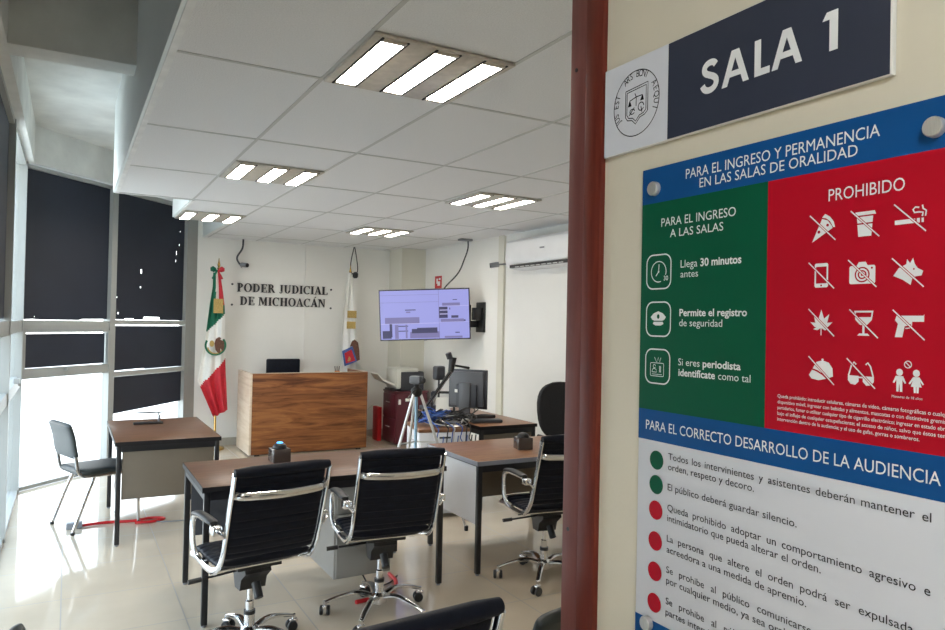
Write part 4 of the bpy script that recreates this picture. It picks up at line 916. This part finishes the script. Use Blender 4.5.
tangle('cable_tangle', 'black cables coiled over the front edge of the cluttered desk', M['black'], 16, (2.98, 5.64), (.19, .10, .13), .0055, 5, 3)
tangle('cable_tangle', 'pale grey cables mixed in the tangle on the cluttered desk', M['steel'], 7, (3.0, 5.62), (.10, .08, .09), .0045, 8, 2)
m_ = MB(); m_.box((-.17, -.06, 0), (.12, .06, .03), .012); k_ = m_.build('keyboard', M['charpl']); k_.location = (3.38, 5.66, .751); k_.rotation_euler = (0, 0, math.radians(-12)); tag(k_, 'slim dark keyboard lying right of the cable tangle', 'keyboard')
m_ = MB(); m_.tube([(-.13, 0, .024), (.0, .02, .028), (.16, .03, .022)], [.018, .024, .016], 10); o = m_.build('handset', M['black'], None, 60); o.location = (3.22, 5.72, .782); tag(o, 'dark handset resting on the keyboard end', 'handset')
o.location = (3.40, 5.82, .753); o['label'] = 'dark handset lying in front of the monitor foot'

# smoked call boxes with a blue light
def callbox(name, label, x, y, z, deg, lit=True):
    r = empty(name, label, 'call box', (x, y, z), math.radians(deg))
    MB().box((-.055, -.055, 0), (.055, .055, .085), .004).build('casing', M['acryl2'], r)
    MB().lathe([(.042, .085), (.045, .092), (.036, .108), (.018, .118), (.004, .121)], 20).build('dome', M['black'], r, 60)
    if lit: MB().lathe([(.020, .1175), (.016, .122), (.003, .1245)], 16).build('indicator', M['bluelit'], r, 60)
    return r
M['acryl2'] = mat('smoked_box', (.07, .055, .05), .12, spec=.7)
M['amber'] = mat('brown_smoked_box', (.10, .06, .04), .12, spec=.7)
callbox('call_box', 'smoked box with blue-lit dome on the desk behind the left swivel chair', 1.19, 4.58, .751, 5)
c2 = callbox('call_box', 'smoked brown box with dark dome on the desk near the door jamb', 2.90, 4.36, .751, -12, False)
# mic base on window desk
mc = empty('desk_microphone', 'flat black device with short upright stalk on the window desk', 'microphone', (.62, 6.62, .751))
MB().box((-.13, -.035, 0), (.10, .03, .016), .005).build('base', M['black'], mc); MB().tube([(.07, 0, .01), (.07, 0, .07)], .009, 8).build('stalk', M['greypl'], mc)
MB().box((-.10, .07, .08), (.12, .10, .09), .003).build('top_bar', M['black'], mc); MB().tube([(.07, 0, .065), (.07, .085, .085)], .006, 6).build('arm', M['black'], mc)
pn = empty('pen_cup', 'small orange cup with pens on the bench top', 'pen cup', (3.08, 9.05, .731))
MB().lathe([(.035, 0), (.035, .26), (.032, .27)], 14).build('cup', mat('orange_plastic', (.6, .2, .05), .4), pn)
for k in range(3): MB().tube([(.01 * k - .01, 0, .15), (.03 * k - .03, .01, .33)], .005, 6).build('pen', M['black'], pn)

# floor cables
cable('red_cable', 'thick red cable lying on the floor under the window desk', [(.12, 6.38, .012), (.30, 6.40, .012), (.50, 6.36, .012), (.62, 6.40, .012), (.72, 6.34, .012), (.62, 6.28, .012), (.5, 6.3, .012)], .011, M['redpl'])
cable('red_cable', 'short red cable on the floor beneath the front desk drawers', [(1.50, 3.98, .012), (1.62, 4.00, .012), (1.76, 4.06, .012), (1.84, 4.18, .012), (1.86, 4.34, .012)], .013, M['redpl'])
cable('black_cable', 'thin black cable looping on the floor beneath the front desk drawers', [(1.60, 4.62, .006), (1.62, 4.4, .05), (1.60, 4.2, .12), (1.66, 4.15, .02), (1.80, 4.2, .006), (1.9, 4.3, .006)], .005, M['black'])
cable('grey_cable', 'thin grey cable trailing from the window desk across the floor', [(.58, 6.32, .006), (.80, 6.24, .006), (1.05, 6.30, .006), (1.25, 6.62, .006), (1.30, 6.85, .10)], .005, M['greypl'])
cable('wall_cable', 'thin white cable sagging along the back wall right of the bench', [(3.45, 9.72, .25), (3.55, 9.72, .28), (3.72, 9.71, .36), (3.85, 9.70, .46)], .006, M['ivory'])
tag(MB().box((.02, 6.34, 0), (.13, 6.42, .045), .006).build('power_adapter', M['greypl']), 'small grey power adapter on the floor beside the visitor chair legs', 'adapter')

# ------------------------------------------------------------------ added corridor lamp, daylight, camera
cl = empty('corridor_light_added', 'added round ceiling light, out of view in the corridor, lighting the signs', 'ceiling light', (-.5, -1.0, 2.94))  # unseen lamp, added to brighten the sign wall
MB().lathe([(.20, 0), (.20, -.05), (.17, -.07), (.0, -.075)], 24).build('diffuser', mat('added_lamp_diffuser', (1, .95, .85), .4, emis=((.84, .92, 1), 90)), cl)
w = bpy.data.worlds.new('sky'); S.world = w; w.use_nodes = True; nt = w.node_tree; bg = nt.nodes['Background']
tcn = nt.nodes.new('ShaderNodeTexCoord'); sep = nt.nodes.new('ShaderNodeSeparateXYZ'); rp = nt.nodes.new('ShaderNodeValToRGB')
rp.color_ramp.elements[0].position = .10; rp.color_ramp.elements[0].color = (.93, .97, 1, 1); rp.color_ramp.elements[1].position = .42; rp.color_ramp.elements[1].color = (.60, .78, 1, 1)
nt.links.new(tcn.outputs['Generated'], sep.inputs[0]); nt.links.new(sep.outputs[2], rp.inputs[0]); nt.links.new(rp.outputs[0], bg.inputs[0])
bg.inputs[1].default_value = 4.2
sun = bpy.data.lights.new('sun', 'SUN'); sun.energy = 6; sun.angle = .01; sun.color = (1, .96, .9)
so = bpy.data.objects.new('sun', sun); C.objects.link(so); so.rotation_euler = Vector((.55, .32, .80)).to_track_quat('Z', 'Y').to_euler()
cd = bpy.data.cameras.new('camera'); co = bpy.data.objects.new('camera', cd); C.objects.link(co)
cd.sensor_width = 36; cd.lens = 716.49 / 945 * 36; cd.clip_start = .05
yaw, pit, rol = 5.12898683e-01, 1.26055192e-02, 2.05285633e-02
f = Vector((math.sin(yaw) * math.cos(pit), math.cos(yaw) * math.cos(pit), math.sin(pit))); rr = Vector((math.cos(yaw), -math.sin(yaw), 0)); uu = rr.cross(f)
r2 = rr * math.cos(rol) + uu * math.sin(rol); u2 = -rr * math.sin(rol) + uu * math.cos(rol)
co.matrix_world = Matrix(((r2.x, u2.x, -f.x, 0), (r2.y, u2.y, -f.y, 0), (r2.z, u2.z, -f.z, 1.65), (0, 0, 0, 1)))
S.camera = co
S.view_settings.view_transform = 'Standard'; S.view_settings.look = 'None'; S.view_settings.gamma = 1; S.view_settings.use_curve_mapping = False
S.view_settings.exposure = .60
